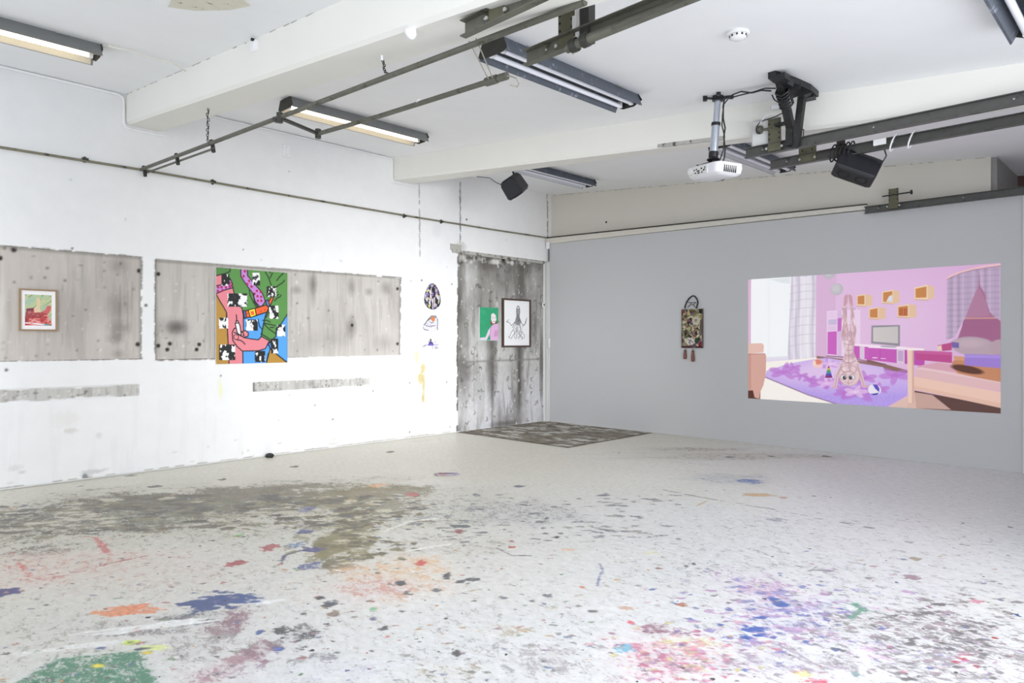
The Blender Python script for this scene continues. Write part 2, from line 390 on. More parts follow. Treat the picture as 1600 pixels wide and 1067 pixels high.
fx = np.concatenate([np.linspace(-0.05, 4.0, 203)[:-1], np.linspace(4.0, 8.3, 344)[:-1], np.linspace(8.3, 9.8, 6)])
fy = np.concatenate([np.linspace(-13.6, -9.3, 10)[:-1], np.linspace(-9.3, -5.0, 344)[:-1], np.linspace(-5.0, 0.05, 240)[:-1], np.linspace(0.05, 2.2, 8)])
fc = Canvas(fx, fy, (150, 145, 130)); fc.d = 0.012
AXR = math.atan2(RT[1], RT[0])
def spot(px, py, rx, ry, rgb, dens, rot=0.0, soft=0.5, noise=0.35, over=1.0):
    """a stain or painted shade centred on the floor point seen at (px, py), its size given as it appears there"""
    x, y = fl(px, py); d = depth(x, y)
    ru, rv = rx * d / F, ry * d * d / (F * 1.5)
    sd = R.randrange(999)
    w, m = fc.ell((x, y), ru, rv, rgb, over, soft, AXR + rot, noise, sd, ragged=2.4)
    fc.a[w] = np.maximum(fc.a[w] * (1 - (m > 0.6) * 0.0), m * dens)
def streak(pts, width, rgb, dens):
    P = np.array([fl(*p) for p in pts]); d = depth(*P[len(P) // 2]); wd_ = max(width * d / F * 1.7, 0.02)
    lo, hi = P.min(0) - 0.1, P.max(0) + 0.1; w = fc.win(lo[0], hi[0], lo[1], hi[1])
    D = np.full(fc.U[w].shape, 1e9)
    for a, b_ in zip(P[:-1], P[1:]): D = np.minimum(D, fc._segd(fc.U[w], fc.V[w], a, b_))
    D = D + (fbm(fc.U[w] * 14, fc.V[w] * 14, 5) - 0.5) * wd_ * 0.8
    m = np.clip((wd_ / 2 - D) / 0.014 + 0.5, 0, 1); fc.put(w, m, rgb); fc.a[w] = np.maximum(fc.a[w], m * dens)
# faint overall dirt towards the near half of the floor
pxn = np.clip((7.9 - depth(fc.U, fc.V)) / 2.2, 0, 1); fc.a += (0.24 + 0.22 * fbm(fc.U * .8, fc.V * .8, 44, 3)) * pxn
cool = np.clip((fc.U - 4.6) / 1.6, 0, 1)[..., None]; fc.c = fc.c * (1 - cool) + np.array((150, 148, 152.0)) * cool
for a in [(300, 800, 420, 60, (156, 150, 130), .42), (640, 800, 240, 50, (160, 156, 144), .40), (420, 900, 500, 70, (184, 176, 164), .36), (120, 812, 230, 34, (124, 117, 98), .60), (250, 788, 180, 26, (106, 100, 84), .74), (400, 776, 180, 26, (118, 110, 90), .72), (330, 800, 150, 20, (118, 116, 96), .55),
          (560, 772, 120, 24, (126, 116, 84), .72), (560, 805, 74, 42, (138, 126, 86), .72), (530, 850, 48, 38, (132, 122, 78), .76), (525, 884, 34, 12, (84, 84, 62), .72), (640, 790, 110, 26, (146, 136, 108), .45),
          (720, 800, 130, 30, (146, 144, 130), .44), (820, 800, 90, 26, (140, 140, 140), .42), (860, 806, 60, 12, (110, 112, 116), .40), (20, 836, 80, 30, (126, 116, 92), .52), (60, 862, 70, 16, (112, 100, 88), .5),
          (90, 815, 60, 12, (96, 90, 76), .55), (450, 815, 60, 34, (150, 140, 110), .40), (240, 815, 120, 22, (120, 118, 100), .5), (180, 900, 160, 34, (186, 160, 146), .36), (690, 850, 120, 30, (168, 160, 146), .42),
          (420, 830, 90, 20, (150, 148, 126), .36), (90, 985, 120, 24, (166, 160, 150), .42), (600, 905, 100, 36, (214, 176, 140), .48), (640, 885, 60, 20, (222, 184, 140), .5), (580, 920, 60, 16, (206, 150, 136), .48),
          (300, 965, 70, 16, (112, 108, 112), .55), (230, 985, 90, 12, (130, 124, 124), .5), (350, 985, 36, 40, (146, 112, 122), .6), (395, 1022, 42, 32, (150, 116, 126), .6), (340, 1050, 60, 24, (176, 140, 146), .48),
          (300, 1010, 70, 26, (160, 152, 150), .45), (470, 990, 34, 18, (110, 108, 108), .5), (500, 1028, 36, 10, (120, 118, 122), .55), (860, 1030, 60, 34, (168, 162, 164), .5), (790, 985, 50, 12, (184, 176, 160), .48),
          (520, 1050, 120, 20, (186, 184, 196), .4), (690, 1050, 60, 16, (160, 150, 130), .42),
          (1180, 915, 62, 24, (186, 148, 186), .50), (1210, 930, 30, 12, (182, 140, 180), .55), (1190, 952, 60, 18, (170, 140, 178), .5), (1270, 948, 60, 16, (164, 146, 196), .5), (1260, 980, 70, 20, (158, 148, 196), .5), (1300, 1000, 60, 20, (184, 160, 194), .46),
          (1350, 955, 50, 18, (120, 156, 150), .45), (1360, 965, 40, 8, (104, 130, 156), .45), (1050, 1020, 90, 32, (208, 136, 158), .5), (1040, 1045, 70, 20, (200, 126, 150), .48), (1080, 1003, 50, 10, (214, 200, 140), .48), (1025, 982, 30, 10, (146, 96, 116), .58), (1130, 1040, 90, 24, (190, 150, 170), .46),
          (1250, 1030, 130, 30, (166, 152, 170), .48), (1450, 985, 150, 44, (132, 130, 128), .48), (1520, 1000, 90, 50, (128, 122, 120), .48), (1480, 1040, 160, 34, (150, 142, 146), .48), (1380, 1010, 80, 24, (140, 138, 146), .46), (1560, 950, 50, 24, (170, 160, 140), .36),
          (1370, 1020, 30, 14, (196, 156, 190), .5), (1090, 800, 80, 14, (170, 172, 176), .34), (1140, 748, 70, 10, (134, 146, 166), .38), (1170, 752, 24, 4, (70, 104, 170), .6), (1210, 812, 24, 5, (130, 132, 146), .5), (960, 950, 60, 20, (190, 186, 190), .3), (880, 900, 70, 18, (182, 180, 176), .38)]:
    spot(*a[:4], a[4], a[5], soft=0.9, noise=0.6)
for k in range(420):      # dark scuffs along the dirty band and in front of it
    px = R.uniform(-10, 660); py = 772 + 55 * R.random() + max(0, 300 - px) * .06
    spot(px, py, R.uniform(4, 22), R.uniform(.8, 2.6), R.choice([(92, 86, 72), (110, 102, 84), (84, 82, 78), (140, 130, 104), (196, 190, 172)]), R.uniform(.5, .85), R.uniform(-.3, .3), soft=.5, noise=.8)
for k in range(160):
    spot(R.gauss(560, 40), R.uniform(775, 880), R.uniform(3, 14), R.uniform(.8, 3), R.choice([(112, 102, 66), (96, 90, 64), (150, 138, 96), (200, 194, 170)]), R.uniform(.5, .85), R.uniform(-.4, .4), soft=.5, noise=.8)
for k in range(170):
    spot(R.uniform(640, 1060), R.uniform(770, 850), R.uniform(3, 14), R.uniform(.7, 1.8), R.choice([(120, 122, 126), (140, 140, 138), (104, 108, 118), (160, 156, 148)]), R.uniform(.45, .75), R.uniform(-.3, .3), soft=.5, noise=.8)
for k in range(330):
    spot(R.gauss(1470, 80), R.gauss(1000, 35), R.uniform(3, 14), R.uniform(.8, 3), R.choice([(128, 124, 122), (104, 102, 104), (150, 146, 150), (160, 140, 150)]), R.uniform(.45, .8), R.uniform(-.4, .4), soft=.5, noise=.8)
for k in range(240):
    spot(R.gauss(1220, 70), R.gauss(960, 30), R.uniform(3, 12), R.uniform(.8, 3), R.choice([(180, 140, 180), (150, 138, 190), (110, 116, 170), (190, 160, 190), (140, 130, 140)]), R.uniform(.45, .8), R.uniform(-.4, .4), soft=.5, noise=.8)
for k in range(200):
    spot(R.gauss(1060, 60), R.gauss(1020, 22), R.uniform(3, 11), R.uniform(.8, 3), R.choice([(208, 132, 154), (186, 110, 138), (214, 168, 176), (150, 120, 140), (206, 196, 140)]), R.uniform(.45, .8), R.uniform(-.4, .4), soft=.5, noise=.8)
for a in [(1150, 712, 190, 7, (150, 142, 122), .42), (1080, 702, 90, 4, (140, 132, 112), .45), (120, 880, 150, 22, (204, 158, 146), .44), (60, 905, 70, 14, (206, 150, 140), .45)]: spot(*a[:4], a[4], a[5], soft=1.0, noise=.6)  # first two: shade beside the grey wall painted on; others pink-brown wash
# the ruled green corner near the camera
gp = [fl(0, 1078), fl(92, 1026), fl(220, 1014), fl(262, 1080)]; w, m = fc.polymask(gp, 0.06); fc.put(w, m, (66, 128, 98)); fc.a[w] = np.maximum(fc.a[w], m * 0.60)
for a in [(110, 1012, 90, 5, (238, 238, 236), .5, .3), (240, 978, 80, 6, (238, 238, 236), .5, .3), (410, 940, 30, 4, (238, 238, 238), .7, .2), (335, 940, 44, 14, (58, 78, 130), .80, .15), (375, 935, 30, 8, (62, 84, 140), .74, .1), (8, 926, 20, 7, (70, 66, 124), .85), (200, 955, 52, 8, (226, 146, 106), .66, .12), (215, 949, 18, 6, (228, 140, 100), .75), (370, 880, 18, 5, (170, 86, 88), .8), (423, 855, 13, 6, (176, 92, 92), .75),
          (205, 1004, 14, 4, (206, 226, 104), .8), (240, 1012, 26, 6, (220, 228, 150), .6), (155, 1040, 10, 3, (232, 214, 70), .9), (230, 1020, 9, 2.5, (232, 210, 70), .9), (372, 837, 6, 3, (120, 206, 120), .9), (405, 988, 6, 3.5, (66, 98, 160), .9), (435, 1015, 9, 4, (80, 100, 170), .8), (480, 795, 12, 4, (100, 104, 150), .65),
          (475, 830, 12, 4, (74, 80, 130), .65), (462, 851, 14, 5, (92, 120, 160), .6), (490, 858, 18, 4, (78, 76, 130), .7), (485, 884, 16, 6, (80, 92, 140), .65), (625, 911, 8, 4, (70, 74, 82), .95), (515, 944, 10, 6, (76, 80, 90), .95), (520, 959, 9, 5, (146, 126, 110), .85), (500, 934, 7, 3, (60, 62, 74), .9),
          (700, 900, 7, 5, (84, 88, 94), .95), (735, 905, 14, 3, (80, 84, 90), .9), (720, 909, 8, 3, (80, 86, 92), .9), (682, 922, 6, 3, (110, 114, 120), .9), (635, 926, 4, 3, (110, 112, 116), .9), (657, 880, 7, 5, (204, 70, 60), .8), (800, 855, 6, 2, (214, 96, 80), .8), (583, 951, 6, 3, (130, 190, 146), .9), (583, 967, 4, 3, (96, 100, 140), .9),
          (606, 994, 3, 2.5, (210, 50, 60), .95), (485, 991, 14, 6, (70, 72, 80), .65), (440, 985, 14, 6, (66, 66, 70), .6), (600, 982, 10, 3, (70, 72, 76), .7), (715, 1020, 10, 6, (60, 62, 60), .66), (855, 930, 10, 2.5, (120, 124, 130), .85), (787, 934, 8, 2.5, (120, 124, 130), .85), (832, 939, 4, 2, (110, 112, 118), .9),
          (910, 917, 4, 2, (224, 110, 90), .95), (985, 972, 6, 3, (224, 100, 116), .85), (975, 1013, 16, 7, (120, 180, 206), .66), (925, 955, 8, 3, (110, 110, 112), .8), (1065, 945, 9, 3, (184, 120, 90), .85), (980, 950, 14, 3, (206, 170, 150), .7), (1218, 943, 10, 5, (56, 92, 168), .85), (1208, 936, 8, 3, (60, 90, 170), .8),
          (1178, 984, 20, 6, (48, 86, 170), .72), (1165, 996, 11, 3.5, (44, 84, 172), .9), (1185, 993, 9, 2.5, (44, 84, 172), .9), (1190, 965, 9, 2.5, (56, 92, 172), .85), (1126, 976, 5, 2, (56, 92, 172), .9), (1207, 996, 7, 2, (76, 90, 160), .8), (1345, 950, 6, 8, (84, 152, 122), .75), (1425, 902, 11, 4, (160, 130, 142), .9),
          (1430, 873, 9, 3, (160, 146, 120), .8), (1525, 939, 10, 4, (206, 130, 150), .6), (1505, 1030, 6, 3, (190, 50, 80), .85), (1493, 1034, 5, 2, (190, 50, 80), .85), (1525, 1041, 4, 2.5, (170, 44, 70), .85), (1550, 1059, 6, 2.5, (120, 122, 110), .8), (1255, 1056, 14, 9, (220, 216, 140), .5), (1280, 1065, 26, 4, (204, 80, 110), .65), (1338, 1054, 8, 4, (110, 160, 160), .7),
          (720, 822, 14, 3, (92, 100, 106), .85), (717, 830, 8, 3, (150, 70, 76), .85), (645, 772, 10, 3, (186, 96, 90), .75), (590, 758, 14, 3, (220, 160, 90), .55), (810, 760, 10, 2, (110, 116, 126), .7), (845, 815, 8, 2, (120, 124, 130), .75), (1072, 884, 3, 2, (60, 60, 70), .9), (1084, 881, 3, 2, (60, 60, 70), .9), (1185, 773, 28, 2.2, (210, 176, 130), .85), (1225, 777, 8, 2, (190, 150, 130), .6),
          (885, 859, 14, 2, (224, 196, 170), .7), (870, 839, 4, 2, (60, 60, 60), .9), (1018, 864, 12, 4, (220, 216, 180), .5), (610, 706, 6, 1.5, (96, 90, 78), .9), (460, 729, 7, 1.5, (86, 84, 78), .9), (242, 760, 9, 2, (96, 92, 82), .9), (348, 749, 6, 1.5, (84, 82, 74), .9), (205, 743, 8, 1.5, (130, 126, 116), .8), (1140, 714, 6, 1.2, (96, 96, 96), .9), (1205, 713, 5, 1.2, (104, 102, 98), .8), (1290, 713, 8, 1.4, (96, 94, 88), .8)]:
    spot(a[0], a[1], a[2], a[3], a[4], a[5], a[6] if len(a) > 6 else 0.0, soft=0.3, noise=0.75)
for a in [([(0, 880), (60, 905), (110, 898), (200, 872)], 3, (190, 120, 110), .5), ([(30, 880), (45, 900)], 6, (204, 110, 100), .55), ([(80, 898), (160, 882), (230, 868)], 3, (170, 84, 76), .62), ([(150, 840), (170, 866)], 7, (200, 110, 106), .55), ([(60, 850), (130, 838), (200, 845)], 3, (196, 130, 116), .5),
          ([(440, 880), (444, 868), (470, 860), (490, 862)], 3, (66, 72, 120), .8), ([(1036, 765), (1075, 773), (1120, 781)], 2.5, (120, 122, 124), .8), ([(1125, 782), (1160, 787)], 1.5, (150, 150, 150), .7), ([(1166, 789), (1210, 796)], 2.5, (116, 120, 122), .85), ([(1232, 801), (1246, 803)], 2, (140, 142, 146), .8), ([(1252, 804), (1263, 806)], 2, (140, 142, 146), .8),
          ([(1276, 810), (1288, 811)], 2, (140, 140, 146), .8), ([(1313, 816), (1326, 818)], 3, (104, 106, 110), .9), ([(1350, 823), (1364, 825)], 3, (110, 110, 114), .9), ([(1502, 850), (1514, 852)], 3, (110, 110, 114), .9), ([(1089, 790), (1106, 782)], 2, (206, 182, 140), .75), ([(936, 880), (942, 890), (936, 903), (934, 915)], 3, (110, 116, 160), .7),
          ([(1245, 884), (1270, 890), (1296, 892)], 2.5, (110, 114, 116), .75), ([(1262, 893), (1275, 886)], 2, (116, 120, 120), .7), ([(776, 856), (800, 868), (830, 868)], 3, (104, 104, 104), .7), ([(725, 925), (757, 919)], 3, (190, 170, 146), .7), ([(1040, 720), (1080, 724), (1120, 727)], 1.5, (146, 144, 140), .6), ([(1378, 875), (1392, 900)], 1.0, (150, 140, 180), .4), ([(640, 690), (690, 686)], 1.5, (140, 138, 130), .6),
          ([(600, 830), (640, 815), (680, 810)], 6, (226, 224, 216), .7), ([(640, 860), (700, 850)], 6, (232, 230, 224), .75), ([(1330, 965), (1350, 948)], 5, (96, 150, 126), .7)]:
    streak(*a)
PAL = [(90, 90, 92), (120, 118, 112), (150, 148, 140), (66, 70, 84), (176, 96, 88), (80, 98, 150), (206, 160, 116), (130, 156, 126), (160, 130, 146), (238, 238, 236), (238, 238, 236)]
PALR = [(186, 150, 186), (160, 148, 196), (80, 100, 170), (200, 110, 136), (130, 128, 130), (150, 146, 150), (110, 110, 116), (240, 240, 242)]
for k in range(1250):
    px, py = R.uniform(-20, 1600), 735 + 340 * R.random() ** 0.75
    if px > 900 and py < 860 and R.random() < 0.75: continue
    if py < 765 and R.random() < 0.6: continue
    s = 0.5 + (py - 700) / 300
    spot(px, py, s * R.uniform(1.0, 6.5) * R.random() ** .3, s * R.uniform(0.5, 1.5), R.choice(PALR if px > 980 and py > 890 else PAL), R.uniform(.5, .85), R.uniform(-.5, .5), soft=0.6, noise=0.75, over=0.85)
zz = np.zeros_like(fc.U)
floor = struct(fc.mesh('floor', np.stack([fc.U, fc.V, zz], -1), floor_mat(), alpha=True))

# worn bare screed in the corner
sc_ = Canvas(lin(0.0, 2.36, .02), lin(-2.26, -0.07, .02), (136, 128, 114)); U, V = sc_.U, sc_.V
n_ = fbm(U * 5.0, V * 9.0, 31, 5); sc_.put((slice(None), slice(None)), np.clip((n_ - .49) / .05, 0, 1) * np.clip((fbm(U * 1.1, V * 1.1, 60) - .36) / .1, 0, 1), (206, 204, 196))
n_ = fbm(U * 8, V * 15, 71, 5); sc_.put((slice(None), slice(None)), np.clip((n_ - .56) / .06, 0, 1), (92, 82, 70), .7)
for a in ([(0.02, -2.2), (2.36, -2.26)], [(2.34, -2.26), (2.34, -0.1)]): sc_.line(a, .05, (84, 78, 66), .8)
o = sc_.mesh('bare_screed', np.stack([U, V, np.full_like(U, 0.004)], -1), paint_mat('worn_screed', 0.75, 0.25, 26, bump=0.2), floor); o['label'] = 'dark worn bare screed in the corner'

# ---- left wall, with hacked-off plaster fields set back into it
wcy = lin(-9.6, 0.2, .0125); wcz = lin(0, H, .0125)
lc = Canvas(wcy, wcz, (234, 234, 234)); U, V = lc.U, lc.V
lc.put((slice(None), slice(None)), np.clip((fbm(U * .9, V * .6, 3) - .5) * 2.2, 0, 1), (222, 224, 228), .5)
lc.put((slice(None), slice(None)), np.clip((fbm(U * 9, V * 1.1, 8) - .56) / .1, 0, 1) * np.clip((1.3 - V), 0, 1), (214, 214, 218), .2)
FIELDS = {'A': (-9.6, -7.05, 1.305, 2.463), 'B': (-6.9, -3.41, 1.295, 2.455), 'SA': (-9.6, -7.065, .888, 1.01), 'SB': (-5.735, -3.96, .855, .973), 'D': (-2.235, -0.075, -0.01, 2.99)}
X = np.zeros_like(U)
for k, (y0, y1, z0, z1) in FIELDS.items():
    X = np.where((U > y0) & (U < y1) & (V > z0) & (V < z1), -0.05, X)
def wline(pts, wd, rgb, al=1.0): lc.line([wl(*p) for p in pts], wd, rgb, al)
def wjag(p0, p1, wd, rgb, al, n=26, amp=1.2, gap=.25):
    for k in range(n):
        if R.random() < gap: continue
        a, b = k / n, (k + 1) / n; q = [(p0[0] + (p1[0] - p0[0]) * t + R.uniform(-amp, amp) * .4, p0[1] + (p1[1] - p0[1]) * t + R.uniform(-amp, amp) * .3) for t in (a, b)]
        wline(q, wd * R.uniform(.6, 1.5), rgb, al)
wjag((655, 288), (656, 400), .018, (128, 128, 122), .6); wjag((719, 285), (719, 395), .024, (122, 120, 112), .7, gap=.15); wjag((855, 300), (856, 372), .02, (110, 108, 102), .8, gap=.1)
wjag((717, 396), (715, 674), .05, (84, 80, 74), .8, 40, .6, .35); wjag((0, 563), (221, 560), .02, (96, 84, 76), .7, gap=.1); wjag((244, 562), (336, 560), .02, (96, 84, 76), .7); wjag((447, 557), (626, 553), .016, (90, 86, 80), .7)
wjag((0, 384), (221, 402), .018, (104, 100, 92), .7); wjag((243, 407), (626, 434), .018, (104, 100, 92), .7, 40, gap=.1); wjag((221, 403), (220, 560), .018, (116, 110, 102), .7); wjag((243, 408), (243, 562), .018, (96, 92, 86), .7); wjag((626, 434), (625, 553), .018, (96, 92, 86), .7)
for a in ((0, 100, 195, 148), (342, 180, 612, 246), (800, 280, 858, 303)): wjag((a[0], a[1] + 1), (a[2], a[3] + 1), .02, (150, 148, 140), .6, 30, gap=.45)
for y in (1.4, 1.9, 2.3): pass
for (px, py, r) in [(659, 438, .015), (706, 444, .012), (640, 598, .012), (698, 597, .012), (640, 675, .014), (703, 667, .01), (10, 578, .014), (228, 477, .016), (113, 388, .01), (345, 587, .01), (642, 439, .008), (729, 343, .018), (380, 390, .008), (690, 240, .01), (452, 268, .006), (492, 633, .01), (520, 655, .012), (583, 611, .012)]:
    lc.ell(wl(px, py), r, r, (70, 68, 66), .85, .5)
for (px, py, rx, ry, rgb, al) in [(651, 557, .05, .09, (206, 188, 130), .6), (651, 575, .012, .16, (214, 200, 156), .6), (661, 575, .05, .07, (190, 170, 96), .75), (657, 590, .055, .09, (188, 166, 90), .75), (662, 600, .03, .16, (184, 164, 92), .7), (661, 622, .03, .07, (176, 158, 84), .8), (661, 640, .012, .12, (214, 204, 170), .6), (344, 605, .025, .1, (232, 230, 190), .7), (345, 612, .02, .08, (232, 230, 186), .6),
                                  (110, 673, .06, .03, (196, 188, 182), .5), (155, 680, .03, .03, (200, 198, 196), .5), (521, 686, .05, .03, (222, 200, 190), .6), (140, 738, .08, .03, (170, 170, 170), .5), (133, 745, .03, .03, (90, 92, 94), .8), (155, 736, .05, .02, (186, 186, 190), .5), (24, 731, .06, .03, (200, 198, 196), .5), (520, 693, .08, .02, (186, 182, 176), .5), (575, 692, .07, .025, (196, 196, 196), .6),
                                  (102, 655, .12, .08, (224, 222, 216), .5), (655, 430, .06, .03, (212, 214, 216), .5), (682, 360, .1, .12, (214, 216, 220), .5), (720, 385, .11, .08, (176, 174, 168), .6)]:
    lc.ell(wl(px, py), rx, ry, rgb, al * .85, .6, noise=.6, seed=R.randrange(99), nsc=9 / max(.04, rx))
for k in range(26):
    y, z = R.uniform(-8.4, -2.3), R.uniform(.02, .35) ** 1; lc.ell((y, z * (.3 + .7 * R.random())), R.uniform(.008, .04), R.uniform(.006, .018), (190, 188, 186), R.uniform(.2, .6), .5, noise=.4, seed=k)
for k in range(26): lc.ell((R.uniform(-8.4, -.1), R.uniform(.4, 3.4)), R.uniform(.006, .014), R.uniform(.006, .014), (150, 150, 150), R.uniform(.2, .6), .6)
wjag((0, 764), (715, 673), .018, (150, 146, 136), .6, 60, gap=.4)
wall_left = struct(lc.mesh('wall_left', np.stack([X, U, V], -1), paint_mat('left_wall_paint', 0.55, 0.03, 5)))

def bare(key, name, rgb, d, label=None, x=-0.012, m=None):
    y0, y1, z0, z1 = FIELDS[key]; c = Canvas(lin(y0 - .012, y1 + .012, d), lin(max(z0 - .012, 0), z1 + .012, d), rgb)
    return c
PM = paint_mat('bare_plaster', 0.85, 0.09, 16, streak=0.12, bump=0.15)
def plaster(c, seed, warm):
    U, V = c.U, c.V; A = (slice(None), slice(None))
    c.put(A, np.clip((fbm(U * 1.3, V * 1.6, seed) - .42) * 2.5, 0, 1), warm, .4)
    c.put(A, np.clip((fbm(U * 16, V * 1.2, seed + 9, 5) - .54) / .08, 0, 1), np.array(warm) * .9, .3)
    for k in range(70):
        y = R.uniform(U.min(), U.max()); z = R.uniform(V.min() + .1, V.max()); c.line([(y, z), (y + R.uniform(-.01, .01), z - R.uniform(.06, .5))], .01, (136, 130, 124) if R.random() < .7 else (206, 202, 196), R.uniform(.1, .5))
    for k in range(110): c.ell((R.uniform(U.min(), U.max()), R.uniform(V.min(), V.max())), R.uniform(.006, .016), R.uniform(.006, .016), (222, 220, 216) if R.random() < .6 else (110, 104, 100), R.uniform(.3, .9), .5)
def smudge(c, px, py, ru, rv, rgb, al, hole=False):
    c.ell(wl(px, py), ru * .75, rv * .75, rgb, al * .5, 1.4, noise=.2, seed=R.randrange(99))
    if hole: c.ell(wl(px, py), .022, .022, (36, 32, 30), 1, .4)
ca_ = bare('A', '', (198, 191, 184), .015); plaster(ca_, 5, (182, 174, 167))
for a in [(185, 415, .09, .1, .5), (185, 480, .12, .18, .45), (187, 512, .12, .09, .7), (181, 528, .09, .07, .7), (185, 553, .07, .06, .5), (190, 450, .35, .45, .22), (120, 470, .5, .3, .15), (110, 510, .22, .35, .2)]: smudge(ca_, a[0], a[1], a[2], a[3], (84, 76, 72), a[4])
for a in [(218, 423), (216, 538), (22, 390), (0, 403)]: smudge(ca_, a[0], a[1], .03, .03, (60, 54, 50), .8, True)
ca_.ell(wl(4, 520), .03, .5, (214, 210, 204), .6, .8, noise=.4)
for ln in ([wl(0, 385), wl(221, 403)], [wl(221, 403), wl(220, 560)]): ca_.line(ln, .03, (120, 116, 108), .5, .03)
o = ca_.mesh('plaster_panel', wallpos_x(ca_, -0.014), PM, wall_left); o['label'] = 'bare grey plaster field left of the white pier'
cb_ = bare('B', '', (194, 189, 183), .015); plaster(cb_, 15, (178, 173, 167))
for a in [(277, 511, .11, .08, 1.3), (270, 511, .2, .12, .5), (490, 443, .07, .14, .75), (490, 455, .05, .22, .5), (464, 453, .08, .06, .6), (550, 448, .07, .14, .7), (550, 511, .09, .16, .8), (577, 456, .07, .06, .6), (604, 450, .1, .1, .6), (620, 470, .16, .4, .3), (530, 500, .5, .3, .2), (480, 535, .2, .2, .25), (520, 530, .3, .15, .3), (600, 535, .2, .12, .3)]: smudge(cb_, a[0], a[1], a[2], a[3], (78, 73, 70), a[4])
for a in [(248, 428), (248, 540), (262, 546), (266, 537), (312, 538), (622, 451), (622, 537), (308, 546), (551, 508)]: smudge(cb_, a[0], a[1], .02, .02, (60, 54, 50), .8, True)
for ln in ([wl(243, 407), wl(626, 434)], [wl(243, 407), wl(243, 562)], [wl(626, 434), wl(625, 553)]): cb_.line(ln, .03, (112, 108, 100), .5, .03)
o = cb_.mesh('plaster_panel', wallpos_x(cb_, -0.014), PM, wall_left); o['label'] = 'long bare plaster field behind the bright painting'
for key, sd in (('SA', 40), ('SB', 50)):
    c = bare(key, '', (196, 194, 190), .0125); plaster(c, sd, (184, 182, 178))
    # ragged white paint left along the edges
    y0, y1, z0, z1 = FIELDS[key]; e = np.minimum(c.V - z0, z1 - c.V) - (fbm(c.U * 6, c.V * 0 + 3, sd) - .42) * .06
    c.put((slice(None), slice(None)), np.clip(-e / .008, 0, 1), (228, 228, 228))
    ends = np.minimum(c.U - y0, y1 - c.U) - (fbm(c.U * 0 + 2, c.V * 14, sd + 2)) * .05; c.put((slice(None), slice(None)), np.clip(-ends / .01, 0, 1), (206, 204, 200))
    if key == 'SA':
        for a in [(22, 622), (10, 626), (54, 614), (27, 618)]: smudge(c, a[0], a[1], .018, .018, (70, 66, 64), .7)
        c.line([wl(56, 608), wl(56, 624)], .012, (140, 136, 132), .6); c.line([wl(188, 605), wl(188, 620)], .03, (150, 148, 146), .5, .02)
    else:
        smudge(c, 487, 600, .12, .08, (140, 138, 136), .6); c.line([wl(397, 598), wl(397, 611)], .02, (90, 86, 82), .9)
    o = c.mesh('plaster_strip', wallpos_x(c, -0.008), PM, wall_left); o['label'] = 'narrow bare strip under the left plaster field' if key == 'SA' else 'narrow bare strip under the bright painting'
# the walled-up concrete doorway in the corner
cdr = Canvas(lin(-2.25, -0.06, .0125), lin(0, 3.0, .0125), (184, 183, 180)); U, V = cdr.U, cdr.V; A = (slice(None), slice(None))
cdr.put(A, np.clip((V - 1.5) / 1.3, 0, 1), (134, 131, 125), .75); cdr.put(A, np.clip((1.05 - V) / .7, 0, 1), (206, 206, 213), .85)
cdr.put(A, np.clip((fbm(U * 1.5, V * 1.2, 21) - .45) * 3, 0, 1), (196, 195, 192), .5); cdr.put(A, np.clip((fbm(U * 2.4, V * 1.0, 25) - .5) * 4, 0, 1), (104, 100, 95), .5)
cdr.put(A, np.clip((fbm(U * 13, V * 1.4, 28, 5) - .55) / .09, 0, 1), (110, 107, 102), .4)
def dcv(cx, cy): return wl(700 + cx / 3.441, 380 + cy / 3.441)
for a in [(240, 620, .10, .75, .8), (395, 620, .08, .6, .75), (400, 200, .10, .6, .6), (85, 700, .16, .22, .75), (70, 330, .06, .5, .5), (310, 150, .3, .3, .35), (510, 620, .05, .5, .7), (385, 880, .08, .25, .5), (455, 430, .18, .4, .35), (200, 110, .5, .1, .4), (450, 110, .3, .12, .5), (245, 800, .03, .5, .8), (390, 740, .03, .5, .8), (320, 968, .3, .04, .6), (180, 300, .2, .3, .25)]:
    cdr.ell(dcv(a[0], a[1]), a[2], a[3], (66, 62, 58), a[4] * (.8 if a[1] > 560 else 1), 1.3, noise=.4, seed=R.randrange(99))
for a in [(140, 150, .12, .4, .5), (110, 170, .05, .3, .6), (470, 170, .12, .3, .45), (300, 120, .1, .2, .3), (150, 800, .4, .4, .4), (150, 900, .4, .2, .5), (450, 900, .3, .3, .4), (160, 590, .3, .1, .3)]: cdr.ell(dcv(a[0], a[1]), a[2], a[3], (206, 206, 206), a[4], 1.2, noise=.4, seed=R.randrange(99))
cdr.line([dcv(65, 640), dcv(250, 632), dcv(520, 622)], .03, (120, 118, 114), .6, .02)
for k in range(260):
    p = dcv(R.uniform(62, 515), 70 + 900 * R.random()); sh = R.random()
    if sh < .5: cdr.ell(p, R.uniform(.008, .02), R.uniform(.008, .026), (216, 215, 212), R.uniform(.3, .9), .5, noise=.4, seed=k)
    else:
        a = R.uniform(0, 6.3); q = R.uniform(.02, .05); cdr.line([p, (p[0] + q * math.cos(a), p[1] + q * math.sin(a)), (p[0] + q * 1.6 * math.cos(a + .9), p[1] + q * 1.6 * math.sin(a + .9))], .016, (84, 80, 74), R.uniform(.4, .85))
for k in range(60): cdr.ell(dcv(R.uniform(70, 510), R.uniform(72, 105)), R.uniform(.02, .06), R.uniform(.02, .05), (216, 214, 210) if R.random() < .6 else (80, 76, 70), R.uniform(.4, .9), .5, noise=.5, seed=k)
cdr.ell(dcv(303, 82), .05, .045, (30, 28, 26), 1, .3)
o = cdr.mesh('concrete_panel', wallpos_x(cdr, -0.03), paint_mat('stained_concrete', 0.85, 0.14, 22, streak=0.5, bump=0.3), wall_left); o['label'] = 'stained concrete infill of a walled-up doorway'
